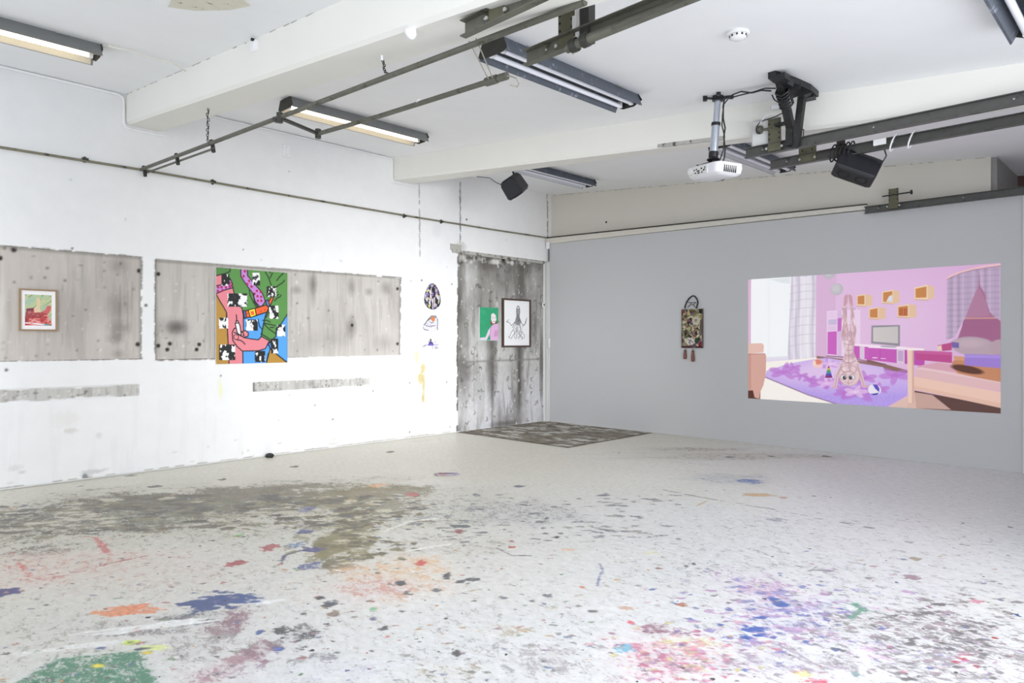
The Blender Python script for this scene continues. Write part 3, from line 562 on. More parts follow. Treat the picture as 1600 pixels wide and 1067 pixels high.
o = MB().box((-0.004, -1.2, 2.985), (.02, 2.35, .055)).box((-.002, -2.29, 3.05), (.018, .24, .1)).build('lintel', mat('worn_lintel', (172, 170, 164), 0.8, var=.15, scale=9, spots=((96, 92, 84), 7, .52)), wall_left)

# ---- right wall: a grey projection wall below, a cream wall behind it above
def grey_top(x): return 3.337 - .0205 * x
gw = MB(); prof = [(0.0, 0), (7.245, 0), (7.245, grey_top(7.245)), (0.0, grey_top(0))]
gw.add([(x, y, z) for y in (-.02, .10) for x, z in prof], [(0, 1, 2, 3), (4, 5, 6, 7), (0, 1, 5, 4), (1, 2, 6, 5), (2, 3, 7, 6), (3, 0, 4, 7)])
wall_right = struct(gw.build('wall_right', mat('grey_projection_paint', (196, 197, 199), 0.7, var=.012, scale=1.5)))
up_ = MB(); up_.add([(x, y, z) for y in (0.12, .3) for x, z in ((0, 3.0), (6.914, 3.0), (6.914, 3.85), (0, 4.4))], [(0, 1, 2, 3), (4, 5, 6, 7), (0, 1, 5, 4), (1, 2, 6, 5), (2, 3, 7, 6), (3, 0, 4, 7)])
uw = up_.build('upper_wall', M['cream'], wall_right); uw['label'] = 'cream wall above the grey projection wall'
hole = MB()
for px, py, r in ((947, 347, .018),): p = on_y(px, py, .115); hole.cyl(p, p + np.array((0, .01, 0)), r)
hole.build('drill_hole', M['dark'], wall_right)
# return and dark recess at its right end
rc = MB().box((6.94, .93, 3.3), (.06, 1.56, 1.4)); rc.build('recess_return', mat('recess_paint', (150, 148, 146), .7), wall_right)
MB().box((8.2, 1.75, 2.2), (3.2, .1, 4.2)).build('recess_back', M['red_wall'], wall_right)
st = MB(); st.add([(x, y, z) for x, z0 in ((0.02, 3.337), (5.6, 3.232)) for y, z in ((-.055, z0), (.13, z0), (.13, z0 + .098 - (.04 if x > 5 else 0)), (-.055, z0 + .098 - (.04 if x > 5 else 0)))], [(0, 1, 2, 3), (4, 5, 6, 7), (0, 1, 5, 4), (1, 2, 6, 5), (2, 3, 7, 6), (3, 0, 4, 7)])
struct(st.build('trim_1', M['cream']))
crk = MB().bar((0.02, -.05, 3.452), (5.6, -.05, 3.297), .03, .016); struct(crk.build('gap_line', M['steel_dark']))  # dark bar standing in for the gap above the cream strip
# white jamb strip in the corner
struct(MB().box((.035, -.05, 1.49), (.07, .045, 2.98)).build('trim_3', M['trim']))
struct(MB().box((7.262, -.02, 1.58), (.03, .1, 3.16)).build('trim_4', M['trim']))
struct(MB().tube([(.012, -2.2, 0.012), (.012, -9.6, .012)], .008, 6).build('baseboard_left', M['trim']))

# ---- side wall with the windows (outside the frame, where the daylight enters), ceiling, beams
sw = MB()
sw.box((9.45, -1.05, 2.0), (.1, 6.4, 4.2)).box((9.45, -6.7, .04), (.1, 5.2, .08)).box((9.45, -6.7, 3.45), (.1, 5.2, .5)).box((9.45, -11.5, 2), (.1, 4.4, 4.2))
struct(sw.build('wall_window', M['white']))
wf = MB()
for y in np.linspace(-9.25, -4.28, 5): wf.box((9.45, y, 1.65), (.06, .06, 3.1))
for z in (.1, 2.4, 3.18): wf.box((9.45, -6.7, z), (.06, 5.1, .06))
struct(wf.build('window_1', M['steel_dark']))
cx_ = np.linspace(-.05, 9.9, 60); cy_ = np.linspace(-13.6, 2.2, 80); cc = Canvas(cx_, cy_, (240, 241, 243))
ceil_pos = np.stack([cc.U, cc.V, zc(cc.U, cc.V)], -1)
cc.put((slice(None), slice(None)), np.clip((fbm(cc.U * 1.2, cc.V * 1.2, 5) - .5) * 2, 0, 1), (233, 234, 236), .6)
ceiling = struct(cc.mesh('ceiling', ceil_pos, paint_mat('ceiling_paint', .75, .02, 3)))
def beam(y0, y1, d0=.335, taper=0.0):
    b = MB(); xs = np.linspace(-.02, 9.8, 14); q = .025
    for x in xs:
        za, zb = zc(x, y0), zc(x, y1); drop = d0 - taper * .45 * max(x, 0); db = d0 - taper * max(x, 0)
        b.v += [(x, y0, za + .05), (x, y0, za - drop + q), (x, y0 + q, za - drop), (x, y1 - q, zb - db), (x, y1, zb - db + q), (x, y1, zb + .05)]
    for i in range(len(xs) - 1):
        for k in range(6): j = (k + 1) % 6; b.f.append([i * 6 + k, i * 6 + j, i * 6 + 6 + j, i * 6 + 6 + k]); b.mi.append(0); b.smooth.append(False)
    return b.build('beam', M['beam'], ceiling)
beam(-7.21, -6.83)['label'] = 'ceiling beam nearest the camera'
beam(-3.547, -3.17, .335, .011)['label'] = 'ceiling beam behind the projector'
# damage on the beam edge and the ceiling
def chip(pts, z_of, th, m, name, label):
    b = MB(); n = len(pts); b.add([(x, y, z_of(x, y) + t) for t in (0, th) for x, y in pts], [tuple(range(n)), tuple(range(n, 2 * n))] + [(i, (i + 1) % n, n + (i + 1) % n, n + i) for i in range(n)])
    o = b.build(name, m, ceiling); o['label'] = label
chip([(4.62, -3.55), (4.75, -3.52), (5.0, -3.5), (5.2, -3.51), (5.36, -3.53), (5.36, -3.556), (5.1, -3.556), (4.8, -3.556)], lambda x, y: zc(x, -3.547) - .345 + .012 + .005 * x, .035, mat('chipped_plaster', (176, 174, 170), .9, var=.2, scale=20, spots=((90, 86, 80), 14, .58)), 'chipped_edge', 'chipped plaster on the beam edge')
chip([(3.55, -7.95), (3.95, -7.66), (3.85, -7.55), (3.65, -7.6), (3.4, -7.75), (3.3, -7.9)], lambda x, y: zc(x, y) - .006, .01, mat('peeling_patch', (214, 210, 194), .9, var=.1, scale=20, spots=((70, 66, 62), 13, .63)), 'peeled_patch', 'peeled cream patch on the ceiling')

jc = MB()  # thin grey dashes, the broken joint line above the nearer beam
for k in range(46):
    x = .05 + k * .11
    if R.random() < .35: continue
    for yb in ((-7.212,) if x < 5 else ()): jc.bar((x, yb, zc(x, yb) - .004), (x + R.uniform(.03, .11), yb, zc(x + .06, yb) - .004), .004, R.uniform(.002, .005))
o = jc.build('joint_crack', mat('crack_line', (172, 168, 160), .9), ceiling); o['kind'] = 'stuff'
jc = MB()  # more dashes for the joint between cream wall and ceiling
for k in range(70):
    x = .06 + k * .1
    if R.random() < .3 or x > 6.8: continue
    jc.bar((x, .116, zc(x, .1) - .004), (x + R.uniform(.03, .1), .116, zc(x + .06, .1) - .004), .006, R.uniform(.006, .016))
o = jc.build('joint_crack', mat('crack_line_grey', (176, 174, 168), .9), ceiling); o['kind'] = 'stuff'
# ================================================================== THINGS
def empty_at(p): return (float(p[0]), float(p[1]), float(p[2]))
# ---- fluorescent battens under the ceiling
def fixture(xc, y0, y1, lit, label, tubes=2, worn=False):
    z0 = zc(xc, (y0 + y1) / 2) - .012
    t = thing('fluorescent_light', label, 'ceiling light', (xc, (y0 + y1) / 2, z0), 'fluorescent lights under the ceiling')
    X_, Z_ = (1, 0, 0), (0, 0, 1)
    def pz(y): return (xc, y, zc(xc, y) - .012)
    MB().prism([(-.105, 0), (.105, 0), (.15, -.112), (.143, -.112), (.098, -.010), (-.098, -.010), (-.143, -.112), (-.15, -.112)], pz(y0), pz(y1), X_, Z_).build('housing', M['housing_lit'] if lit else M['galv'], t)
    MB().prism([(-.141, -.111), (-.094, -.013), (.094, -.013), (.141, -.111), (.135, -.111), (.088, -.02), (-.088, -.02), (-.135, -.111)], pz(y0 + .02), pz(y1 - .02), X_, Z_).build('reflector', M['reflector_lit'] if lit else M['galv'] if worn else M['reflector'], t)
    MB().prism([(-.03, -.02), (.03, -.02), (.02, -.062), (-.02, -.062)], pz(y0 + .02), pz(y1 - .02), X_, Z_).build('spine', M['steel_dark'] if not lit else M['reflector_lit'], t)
    for sx in ((-.062, .062) if tubes == 2 else (-.01,)):
        a, b = np.array(pz(y0 + .07)), np.array(pz(y1 - .07)); d = np.array((sx, 0, -.078))
        tb = MB().cyl(a + d, b + d, .019 if lit else .021, 12).build('tube', M['tube_on'] if lit else M['tube_off'], t)
        if lit: tb['label'] = 'glowing tube'
        MB().box(a + d + (0, -.02, .01), (.036, .03, .055)).build('lamp_holder', M['plastic'], t); MB().box(b + d + (0, .02, .01), (.036, .03, .055)).build('lamp_holder', M['plastic'], t)
    for y in (y0, y1): MB().prism([(-.11, .004), (.11, .004), (.152, -.09), (.11, -.114), (-.11, -.114), (-.152, -.09)] if y == y0 else [(-.11, .004), (.11, .004), (.15, -.06), (.06, -.10), (-.06, -.10), (-.15, -.06)], np.array(pz(y)) - (0, .004, 0), np.array(pz(y)) + (0, .004, 0), X_, Z_).build('end_plate', M['steel_dark'], t)
    c = MB()
    for y in (y0 + .3, y1 - .3): c.box(np.array(pz(y)) + (.1, 0, .004), (.05, .09, .03))
    c.build('mounting_clip', M['zinc'], t)
    return t
fixture(1.70, -9.75, -7.93, True, 'lit fluorescent light cut by the left edge of the photo', 1)
fixture(1.68, -6.16, -4.33, True, 'lit fluorescent light between the two ceiling beams', 1)
fixture(4.82, -6.14, -4.37, False, 'unlit twin-tube fluorescent light with worn grey trough between the beams', worn=True)
fixture(1.63, -2.60, -.82, False, 'unlit dark fluorescent light half hidden behind the small speaker')
fixture(4.76, -2.45, -.64, False, 'unlit twin-tube fluorescent light behind the rail ends beside the projector')
fixture(7.88, -6.25, -4.46, False, 'unlit pale fluorescent light cut by the top right corner of the photo', worn=True)
tag(MB().tube([(1.7, -7.93, zc(1.7, -7.9) - .02)] + [tuple(on_z(px, py, zc(2.1, -7.4) - .01)) for px, py in ((170, 72), (205, 80), (240, 92), (270, 98), (290, 111))], .008, 8).build('lamp_cable', M['cablew'], None), 'thin white cable running from the left lit light to the beam', 'cable')

# ---- white conduit along the top of the left wall, stepping round the beam
zt = lambda y: 4.262
path = [(.014, -9.6, zt(0)), (.014, -7.29, zt(0)), (.014, -7.245, 4.235), (.014, -7.235, 4.19), (.014, -7.235, 3.95), (.014, -7.215, 3.91), (.014, -7.16, 3.90), (.014, -6.78, 3.90)]
tag(MB().tube(path, .014, 8).build('conduit', M['plastic'], None), 'white conduit stepping round the end of the nearer beam', 'conduit')
path = [(.014, -6.8, zt(0)), (.014, -3.64, zt(0)), (.014, -3.595, 4.24), (.014, -3.575, 4.19), (.014, -3.575, 3.96), (.014, -3.555, 3.915), (.014, -3.5, 3.905), (.014, -3.12, 3.905)]
tag(MB().tube(path, .012, 8).build('conduit', M['plastic'], None), 'white conduit stepping round the end of the farther beam', 'conduit')

# ---- rusty pipe along the left wall
wp = thing('wall_pipe', 'thin rusty pipe running along the whole left wall', 'pipe', (.03, -4.7, 3.45))
pts = [(.03, y, on_x(px, py, .03)[2]) for px, py, y in ((0, 230, -9.6), (0, 230, -8.36), (220, 265, -7.05), (430, 302, -5.4), (635, 337, -3.3), (760, 357, -1.5), (858, 372, -.05))]
MB().tube(pts, .014, 8).build('pipe', mat('rusty_pipe', (128, 124, 106), .6, .2, var=.3, scale=12, spots=((66, 62, 54), 6, .55)), wp)
for px, py in ((133, 249), (333, 284), (632, 337), (690, 346)): p = on_x(px, py, .03); MB().cyl(p - (0, .03, 0), p + (0, .03, 0), .018, 10).box(p - (.015, 0, 0), (.03, .02, .06)).build('pipe_clip', M['steel_dark'], wp)

# ---- overhead pipe across the room, its lower branch, chains
A0 = np.array((0.02, -7.06, 3.46)); A1 = np.array((6.3, -6.92, 3.235))
def along(t): return A0 + (A1 - A0) * t
op = thing('overhead_pipe', 'long olive pipe crossing the room from the left wall under the nearer beam', 'pipe', along(.5))
MB().tube([along(0), along(.35), along(.6), along(1)], .019, 10).build('pipe', M['steel'], op)
MB().tube([along(.005) + (0, .05, -.03), along(.30) + (0, .01, -.055)], .011, 8).build('lower_rod', M['steel'], op)
for t_ in (.012, .16, .295): q = along(t_); MB().tube([q + (-.02, .01, .03), q + (0, .012, -.005), q + (.02, .015, -.085)], .02, 8).build('clamp', M['steel_dark'], op)
q = along(.49); MB().tube([q, q + (.02, 0, -.012), q + (.06, .0, -.02)], .024, 8).build('coupling', M['steel_dark'], op)
bz = 3.335
b0 = along(.50); e0 = on_z(497, 209, bz); e1 = on_z(787, 120, 3.27)
b0 = on_z(437, 184, bz)
bp_ = thing('branch_pipe', 'shorter olive pipe hanging beside the overhead pipe on a bent arm', 'pipe', e0)
MB().tube([e0, (e0 * .6 + e1 * .4) + (0, 0, -.01), e1], .019, 10).build('pipe', M['steel'], bp_)
MB().bar(b0, e0, .035, .02).build('arm', M['steel_dark'], bp_)
for p in (b0, e0): MB().cyl(p - (0, 0, .04), p + (0, 0, .04), .026, 10).build('joint', M['steel_dark'], bp_)
d_ = (e1 - e0) / np.linalg.norm(e1 - e0)
MB().cyl(e1 - d_ * .16, e1 - d_ * .06, .03, 10).cyl(e1 - d_ * .04, e1 + d_ * .03, .026, 10).build('end_clamp', M['steel'], bp_)
MB().tube([e1 + d_ * .03, on_z(797, 119, 3.27), on_z(806, 122, 3.25), on_z(811, 130, 3.23), on_z(808, 136, 3.22), on_z(797, 133, 3.22)], .004, 6).build('wire_hook', M['rope'], bp_)
wtop = on_z(733, 70, 3.27); 
for dx in (0, .06): MB().tube([wtop + (dx, 0, .02), e1 - d_ * (.13 - dx * .6)], .004, 6).build('hanging_wire', M['rope'], bp_)
MB().cyl(on_z(655, 160, 3.30) - d_ * .004, on_z(655, 160, 3.30) + d_ * .004, .024, 10).build('white_tie', M['plastic'], bp_)
def chain(label, top, bottom, n):
    b = MB(); top, bottom = np.array(top), np.array(bottom)
    for k in range(n):
        c = top + (bottom - top) * ((k + .5) / n); L_ = np.linalg.norm(bottom - top) / n * .68; w = .009
        s_ = (1, 0, 0) if k % 2 else (0, 1, 0); wob = R.uniform(-.006, .006)
        b.tube([c + np.array(s_) * w * math.cos(q) + np.array((wob, wob, L_ * math.sin(q))) for q in np.linspace(0, 2 * math.pi, 9)[:-1]], .0036, 5, closed=True)
    o = b.build('chain', M['steel_dark'], None); return tag(o, label, 'chain')
ct = on_z(600, 70, 3.50); cb = along(.735); ct = (cb[0], -7.0, zc(cb[0], -7) - .335); ct2 = (ct[0], -7.0, ct[2] - .03)
chain('rusty chain hanging from the nearer beam to the middle of the overhead pipe', ct2, cb, 8)
chain('thin chain hanging from the nearer beam to the overhead pipe near the left wall', (1.80, -7.02, zc(1.80, -7) - .335), along(.284), 14)
tag(MB().cyl((ct[0], -7.0, ct[2] + .02), (ct[0], -7.0, ct[2] - .035), .009, 8).build('ceiling_hook', M['plastic'], None), 'white hook on the nearer beam carrying the rusty chain', 'hook')

# ---- steel rails hung under the beams
def rail(y, x0, x1, z, label, face=-1, m='steel_grey'):
    t = thing('steel_rail', label, 'rail', (x0, y, z), 'steel rails hung under the beams')
    h, w, k = .046, .045, .006
    P = [(0, -h), (0, h), (w, h), (w, h - k), (k, h - k), (k, -h + k), (w, -h + k), (w, -h)]
    MB().prism([(face * a, b) for a, b in P], (x0, y, z), (x1, y, z), (0, 1, 0), (0, 0, 1)).build('channel', M[m], t)
    b = MB()
    for x in np.arange(x0 + .16, x1, .93): b.cyl((x, y + face * .005, z + .01), (x, y + face * .010, z + .01), .007, 8)
    b.build('bolt', M['zinc'], t); return t
def hanger(t, x, y, z, zt_, side=1, knob=True, w=.115, kl=.22, km='black_steel'):
    MB().box((x, y, (z - .03 + zt_) / 2), (w, .012, zt_ - z + .03)).build('hanger_plate', mat('perforated_plate_steel', (98, 96, 78), .55, .35, var=.25, scale=16), t)
    b = MB()
    for zz in np.arange(z + .08, zt_, .045):
        for sx in (-.045, .045): b.cyl((x + sx, y - .007, zz), (x + sx, y - .0085, zz), .008, 8)
    b.build('plate_hole', M['dark'], t)
    b = MB()
    for sx in (-.07, .07): b.cyl((x + sx, y - .016, z), (x + sx, y - .006, z), .012, 8)
    b.build('plate_bolt', M['zinc'], t)
    if knob:
        MB().cyl((x - .02, y, zt_ - .09), (x + kl * side, y, zt_ - .07), .012, 8).build('bolt_shaft', M[km], t)
        MB().lathe((x + (kl - .02) * side, y, zt_ - .072), [(.02, 0), (.036, .006), (.04, .03), (.034, .05), (.012, .055)], (side, 0, .05), 16).build('knob', M[km], t)
r1 = rail(-7.11, 5.60, 8.0, 3.25, 'olive steel rail with a corner plate at the photo top edge, left of its pair', m='steel'); hanger(r1, 5.86, -7.12, 3.25, zc(5.9, -7.1) - .1, 1, False)
r2 = rail(-6.60, 5.60, 8.3, 3.24, 'olive steel rail with a black knob above the worn fluorescent trough', m='steel'); hanger(r2, 5.92, -6.61, 3.24, zc(5.9, -6.6) - .01)
MB().bar((6.06, -6.59, 3.2), (6.06, -6.59, zc(6.06, -6.6)), .06, .06, (0, 1, 0)).build('post', M['steel_dark'], r2)
MB().box((6.0, -6.6, 3.36), (.03, .02, .26)).box((5.985, -6.61, 3.33), (.028, .022, .09), None).build('white_label', M['trim'], r2)
r3 = rail(-3.63, 5.62, 8.6, 3.24, 'long upper steel rail crossing in front of the farther beam'); hanger(r3, 5.90, -3.66, 3.24, 3.50, -1, True, .115, .13, 'steel')
r4 = rail(-3.09, 5.62, 8.6, 3.235, 'long lower steel rail behind the upper one, carrying the large speaker'); hanger(r4, 5.98, -3.1, 3.235, 3.36, 1, False, .16)
MB().box((6.28, -3.1, 3.30), (.07, .02, .16)).build('small_plate', M['steel_dark'], r4)
w_ = MB()
for x in (6.72, 6.86): w_.tube([(x + .028 * math.cos(a), -3.11 + .05 * math.sin(a), 3.235 + .07 * math.cos(a)) for a in np.linspace(0, 6.283, 13)[:-1]], .007, 6, closed=True)
w_.box((6.62, -3.15, 3.25), (.1, .02, .05)); w_.build('white_tie', M['plastic'], r4)
w_ = MB()
for k in range(5): x = 6.22 + k * .035; w_.tube([(x + .02 * math.cos(a) + k * .004, -3.12 + .06 * math.sin(a), 3.235 + .075 * math.cos(a)) for a in np.linspace(0, 6.283, 13)[:-1]], .007, 6, closed=True)
w_.build('cable_coil', M['black'], r4)
r5 = rail(-.06, 5.58, 7.4, 3.215, 'dark steel rail along the top of the grey wall at the right'); hanger(r5, 5.93, -.115, 3.22, 3.44, 1, False, .11)
MB().cyl((5.8, -.12, 3.36), (6.13, -.12, 3.365), .009, 8).lathe((6.12, -.12, 3.365), [(.012, 0), (.028, .006), (.03, .02), (.012, .024)], (1, 0, 0), 12).build('clamp_bolt', M['black_steel'], r5)
rp = thing('clamped_pipe', 'olive round pipe strapped under the rail with the black knob', 'pipe', on_z(890, 76, 3.2))
p0, p1_, p2 = on_z(886, 76, 3.19), on_z(925, 58, 3.20), on_z(1062, 3, 3.24); d_ = p2 - p1_
MB().tube([p0, p1_, p2, p2 + d_ * .6], .028, 12).build('pipe', M['steel'], rp)
dd = (p1_ - p0) / np.linalg.norm(p1_ - p0)
for k in (.3, .75): q = p0 + (p1_ - p0) * k; MB().cyl(q - dd * .02, q + dd * .02, .04, 12).build('strap', M['steel_dark'], rp)
MB().tube([on_z(903, 74, 3.18), on_z(899, 81, 3.16), on_z(895, 85, 3.15)], .004, 6).build('wire_end', M['rope'], rp)

# ---- black hanger brace
pb = thing('hanger_brace', 'black steel brace hanging from the ceiling, wrapped with tape above the rails', 'bracket', (6.09, -3.66, 3.25))
zt2 = zc(6.1, -3.8)
MB().bar((6.09, -3.66, 3.20), (6.21, -3.80, zc(6.21, -3.8) + .02), .055, .055, (0, 1, 0)).build('vertical_post', M['black_steel'], pb)
MB().bar((6.055, -3.70, 3.40), (6.185, -4.26, zc(6.18, -4.26) + .01), .075, .06, (1, 0, 0)).bar((6.05, -3.69, 3.22), (6.055, -3.69, 3.43), .06, .06, (0, 1, 0)).build('diagonal_strut', M['black_steel'], pb)
b = MB(); pts2 = [(6.13, -4.33), (6.2, -4.35), (6.26, -4.1), (6.29, -3.85), (6.27, -3.62), (6.17, -3.6), (6.15, -3.8), (6.17, -4.0), (6.12, -4.2)]; n = len(pts2)
b.add([(x, y, zc(x, y) - q) for q in (.0, .05) for x, y in pts2], [tuple(range(n)), tuple(range(n, 2 * n))] + [(i, (i + 1) % n, n + (i + 1) % n, n + i) for i in range(n)]); b.build('ceiling_plate', M['black'], pb)
b = MB()
for k in range(7): y = -4.3 + k * .1; b.box((6.2 + R.uniform(-.03, .03), y, zc(6.2, y) - .06), (R.uniform(.06, .11), .1, .05), Matrix.Rotation(R.uniform(-.5, .5), 3, 'Z') @ Matrix.Rotation(R.uniform(-.3, .3), 3, 'Y'))
o = b.build('tape_wrap', M['black'], pb); o['kind'] = 'stuff'
q0 = np.array((6.16, -4.12, zc(6.15, -4.1) - .10)); b = MB()
for k in range(6): q = q0 + np.array((.002, .012, -.02)) * k; b.tube([q + (.055 * math.cos(a), .02 * math.sin(a), .045 * math.sin(a) + R.uniform(-.006, .006)) for a in np.linspace(0, 6.283, 13)[:-1]], .008, 6, closed=True)
b.build('cable_wrap', M['black'], pb)
MB().box((6.0, -3.68, 3.43), (.17, .05, .022)).build('cross_bolt', M['black'], pb)

# ---- projector on its telescopic pole
pj = thing('projector_mount', 'silver telescopic ceiling pole carrying the white projector', 'mount', (5.5, -3.94, 3.73))
PT = np.array((5.5, -3.94, zc(5.5, -3.94))); PB = np.array((5.45, -3.94, 3.165)); 
def pp(t_): return PT + (PB - PT) * t_
MB().cyl(pp(.06), pp(.5), .029, 16).build('upper_pole', M['alu'], pj)
MB().cyl(pp(.45), pp(.92), .036, 16).build('lower_pole', M['alu'], pj)
MB().cyl(pp(.42), pp(.47), .041, 16).build('collar', M['black'], pj); MB().cyl(pp(.88), pp(.97), .043, 16).lathe(pp(.97), [(.04, 0), (.06, -.02), (.05, -.03)], (0, 0, 1), 16).build('collar', M['black'], pj)
MB().cyl(pp(.0), pp(.08), .05, 16).build('ceiling_rose', M['black'], pj)
for k in range(4):
    a = k * math.pi / 2 + .5; d = np.array((math.cos(a), math.sin(a), 0)); MB().bar(pp(.04) + d * .03, pp(.015) + d * .12, .024, .014).cyl(pp(.0) + d * .115 + (0, 0, .01), pp(.0) + d * .115 - (0, 0, .035), .02, 10).build('bracket_arm', M['black'], pj)
rot = Matrix.Rotation(math.radians(-20), 3, 'Z') @ Matrix.Rotation(math.radians(3), 3, 'Y')
pc = np.array((5.44, -3.90, 3.055))
pr_ = thing('projector', 'white ceiling projector hanging upside down with its ports showing', 'projector', pc)
def pl(x, y, z): return np.array(pc) + np.array(rot @ Vector((x, y, z)))
body = MB(); hx_, hy_, hz_ = .215, .15, .058; sec = []
for z, k in ((.052, .0), (.058, .02), (.01, -.004), (-.035, .006), (-.052, .03), (-.058, .055)):
    ring = []
    for i in range(28):
        a = 2 * math.pi * i / 28; c_, s_ = math.cos(a), math.sin(a); e = .28
        ring.append(pl((hx_ - k) * math.copysign(abs(c_) ** e, c_), (hy_ - k) * math.copysign(abs(s_) ** e, s_) + .012 * c_ * c_, z))
    sec.append(ring)
sec = [sec[1], sec[0], sec[2], sec[3], sec[4], sec[5]]; vs = [v for r in sec for v in r]
fs = [tuple(range(28)), tuple(range(140, 168))] + [(k * 28 + i, k * 28 + (i + 1) % 28, k * 28 + 28 + (i + 1) % 28, k * 28 + 28 + i) for k in range(5) for i in range(28)]
body.add(vs, fs, 0, True); body.build('body', mat('projector_white', (216, 216, 220), .4, var=.02), pr_)
MB().box(pl(-.02, -.152, .004), (.2, .008, .07), rot).build('port_panel', M['trim'], pr_)
b = MB()
for (x, z, w, h) in [(-.09, .014, .012, .012), (-.06, .018, .014, .012), (-.035, .0, .03, .012), (.005, .018, .016, .014), (.035, .0, .014, .014), (.05, .022, .012, .01), (-.075, -.014, .02, .01), (-.03, -.018, .03, .01), (.015, -.016, .012, .012)]: b.box(pl(x, -.157, z), (w, .004, h), rot)
b.build('port', M['dark'], pr_)
b = MB()
for k in range(7): b.box(pl(.216, -.08 + k * .022, -.005), (.006, .011, .06), rot)
b.build('vent_slot', M['steel_dark'], pr_)
MB().lathe(pl(-.15, -.155, .012), [(.03, 0), (.03, -.006), (.022, -.007)], rot @ Vector((0, 1, 0)), 20).build('speaker_grille', M['trim'], pr_)
MB().lathe(pl(-.08, .15, .0), [(.045, 0), (.045, .03), (.035, .032)], rot @ Vector((0, 1, 0)), 20).build('lens', M['dark'], pr_)
b = MB().rbox(pl(0, -.01, .072), (.2, .16, .018), rot, .006)
for sx, sy in ((-.12, -.09), (.1, -.1), (.1, .08), (-.12, .08)): b.bar(pl(0, 0, .07), pl(sx, sy, .066), .024, .012).cyl(pl(sx, sy, .05), pl(sx, sy, .078), .014, 8)
b.build('mount_plate', M['black'], pr_)
def pwire(pts, y, r, name, label, m=None):
    return tag(MB().tube([on_y(px, py, y) for px, py in pts], r, 8).build(name, m or M['black'], None), label, 'cable')
pwire([(1205, 142), (1190, 141), (1175, 145), (1158, 143), (1147, 147), (1132, 155), (1130, 165), (1130, 185), (1133, 200), (1131, 214), (1133, 232), (1132, 246), (1128, 256)], -4.02, .007, 'projector_cable', 'black cable drooping from the brace and down behind the projector pole')
pwire([(1212, 138), (1195, 138), (1176, 144), (1155, 149), (1138, 154), (1131, 163), (1129, 180), (1128, 196), (1132, 212), (1130, 235), (1124, 252), (1108, 258), (1101, 264), (1104, 268)], -4.06, .006, 'projector_cable', 'second black cable crossing to the port panel of the projector')
# ---- items behind the projector on the beam
jb = thing('junction_box', 'large pale grey junction box on the beam face beside the projector', 'box', (5.79, -3.6, 3.40))
jb_c = np.array((5.80, -3.59, 3.405)); MB().rbox(jb_c, (.26, .085, .26), None, .012).build('box', M['trim'], jb); MB().rbox(jb_c + (0, -.045, 0), (.235, .012, .235), None, .005).build('lid', M['trim'], jb)
pwire([(1226, 175), (1210, 183), (1188, 190), (1182, 198), (1182, 206), (1188, 209)], -3.70, .005, 'power_lead', 'thin black lead looping beside the junction box')
MB_c = MB().tube([on_y(px, py, -3.7) for px, py in ((1188, 192), (1195, 182), (1204, 178), (1212, 180))], .005, 8); tag(MB_c.build('white_lead', M['plastic'], None), 'white lead arching over the junction box', 'cable')
wc = thing('security_camera', 'small white camera bracketed to the beam behind the black brace', 'camera', on_y(1216, 166, -3.56))
c0 = on_y(1215, 165, -3.62); MB().lathe(c0 + (0, .07, 0), [(.034, 0), (.034, .01), (.015, .014)], (0, -1, 0), 16).build('wall_plate', M['plastic'], wc)
MB().lathe(c0 + (-.045, -.02, -.01), [(.026, 0), (.03, .01), (.03, .09), (.02, .1)], (1, .2, -.1), 16).build('body', M['plastic'], wc); MB().lathe(c0 + (-.05, -.02, -.01), [(.016, 0), (.018, .008)], (1, .2, -.1), 16).build('lens', M['dark'], wc)
pwire([(1207, 142), (1206, 148), (1210, 156), (1218, 161)], -3.72, .006, 'camera_lead', 'short black lead dropping from the brace to the white camera')
pwire([(1248, 200), (1256, 203), (1255, 213)], -3.66, .005, 'loose_lead', 'short loose black lead beside the foot of the brace')
# ---- smoke detector, sensors, plates
sp_ = np.array((6.33, -5.27, zc(6.33, -5.27)))
sd = thing('smoke_detector', 'round white smoke detector on the ceiling', 'smoke detector', sp_)
MB().lathe(sp_ + (0, 0, .005), [(.072, 0), (.074, -.02), (.066, -.028)], (0, 0, 1), 28).build('base', M['plastic'], sd); MB().lathe(sp_ - (0, 0, .024), [(.056, 0), (.054, -.018), (.04, -.028), (.01, -.03)], (0, 0, 1), 28).build('cover', M['plastic'], sd)
b = MB()
for k in range(10): a = k * .628; b.box(sp_ + (.0555 * math.cos(a), .0555 * math.sin(a), -.034), (.006, .012, .012), Matrix.Rotation(a, 3, 'Z'))
b.build('vent', M['steel_dark'], sd)
p = on_y(398, 72, -7.22); ms = thing('motion_sensor', 'small white sensor box on the side of the nearer beam', 'sensor', p)
MB().rbox(p, (.075, .05, .09), None, .01).build('case', M['plastic'], ms); MB().cyl(p + (.025, -.02, .035), p + (.025, -.04, .035), .012, 10).build('lens', M['dark'], ms)
p = on_y(641, 37, -7.2); p[2] = zc(p[0], -7.2) - .35; ms2 = thing('bulkhead_lamp', 'small white round lamp on the lower edge of the nearer beam', 'lamp', p)
MB().lathe(p, [(.03, .02), (.036, 0), (.03, -.03), (.014, -.045)], (.2, -.6, .8), 18).build('globe', M['plastic'], ms2)
MB().lathe(p + (0, .01, .03), [(.036, 0), (.038, -.012)], (.2, -.6, .8), 18).build('base', M['trim'], ms2)
p = on_x(447, 236, .012); wpl = thing('blank_plate', 'white blank plate high on the left wall below the lit light', 'wall plate', p)
MB().rbox(p, (.024, .10, .165), None, .006).build('cover', M['plastic'], wpl); MB().cyl(p + (.012, 0, .05), p + (.015, 0, .05), .006, 8).cyl(p + (.012, 0, -.05), p + (.015, 0, -.05), .006, 8).build('screw', M['zinc'], wpl)
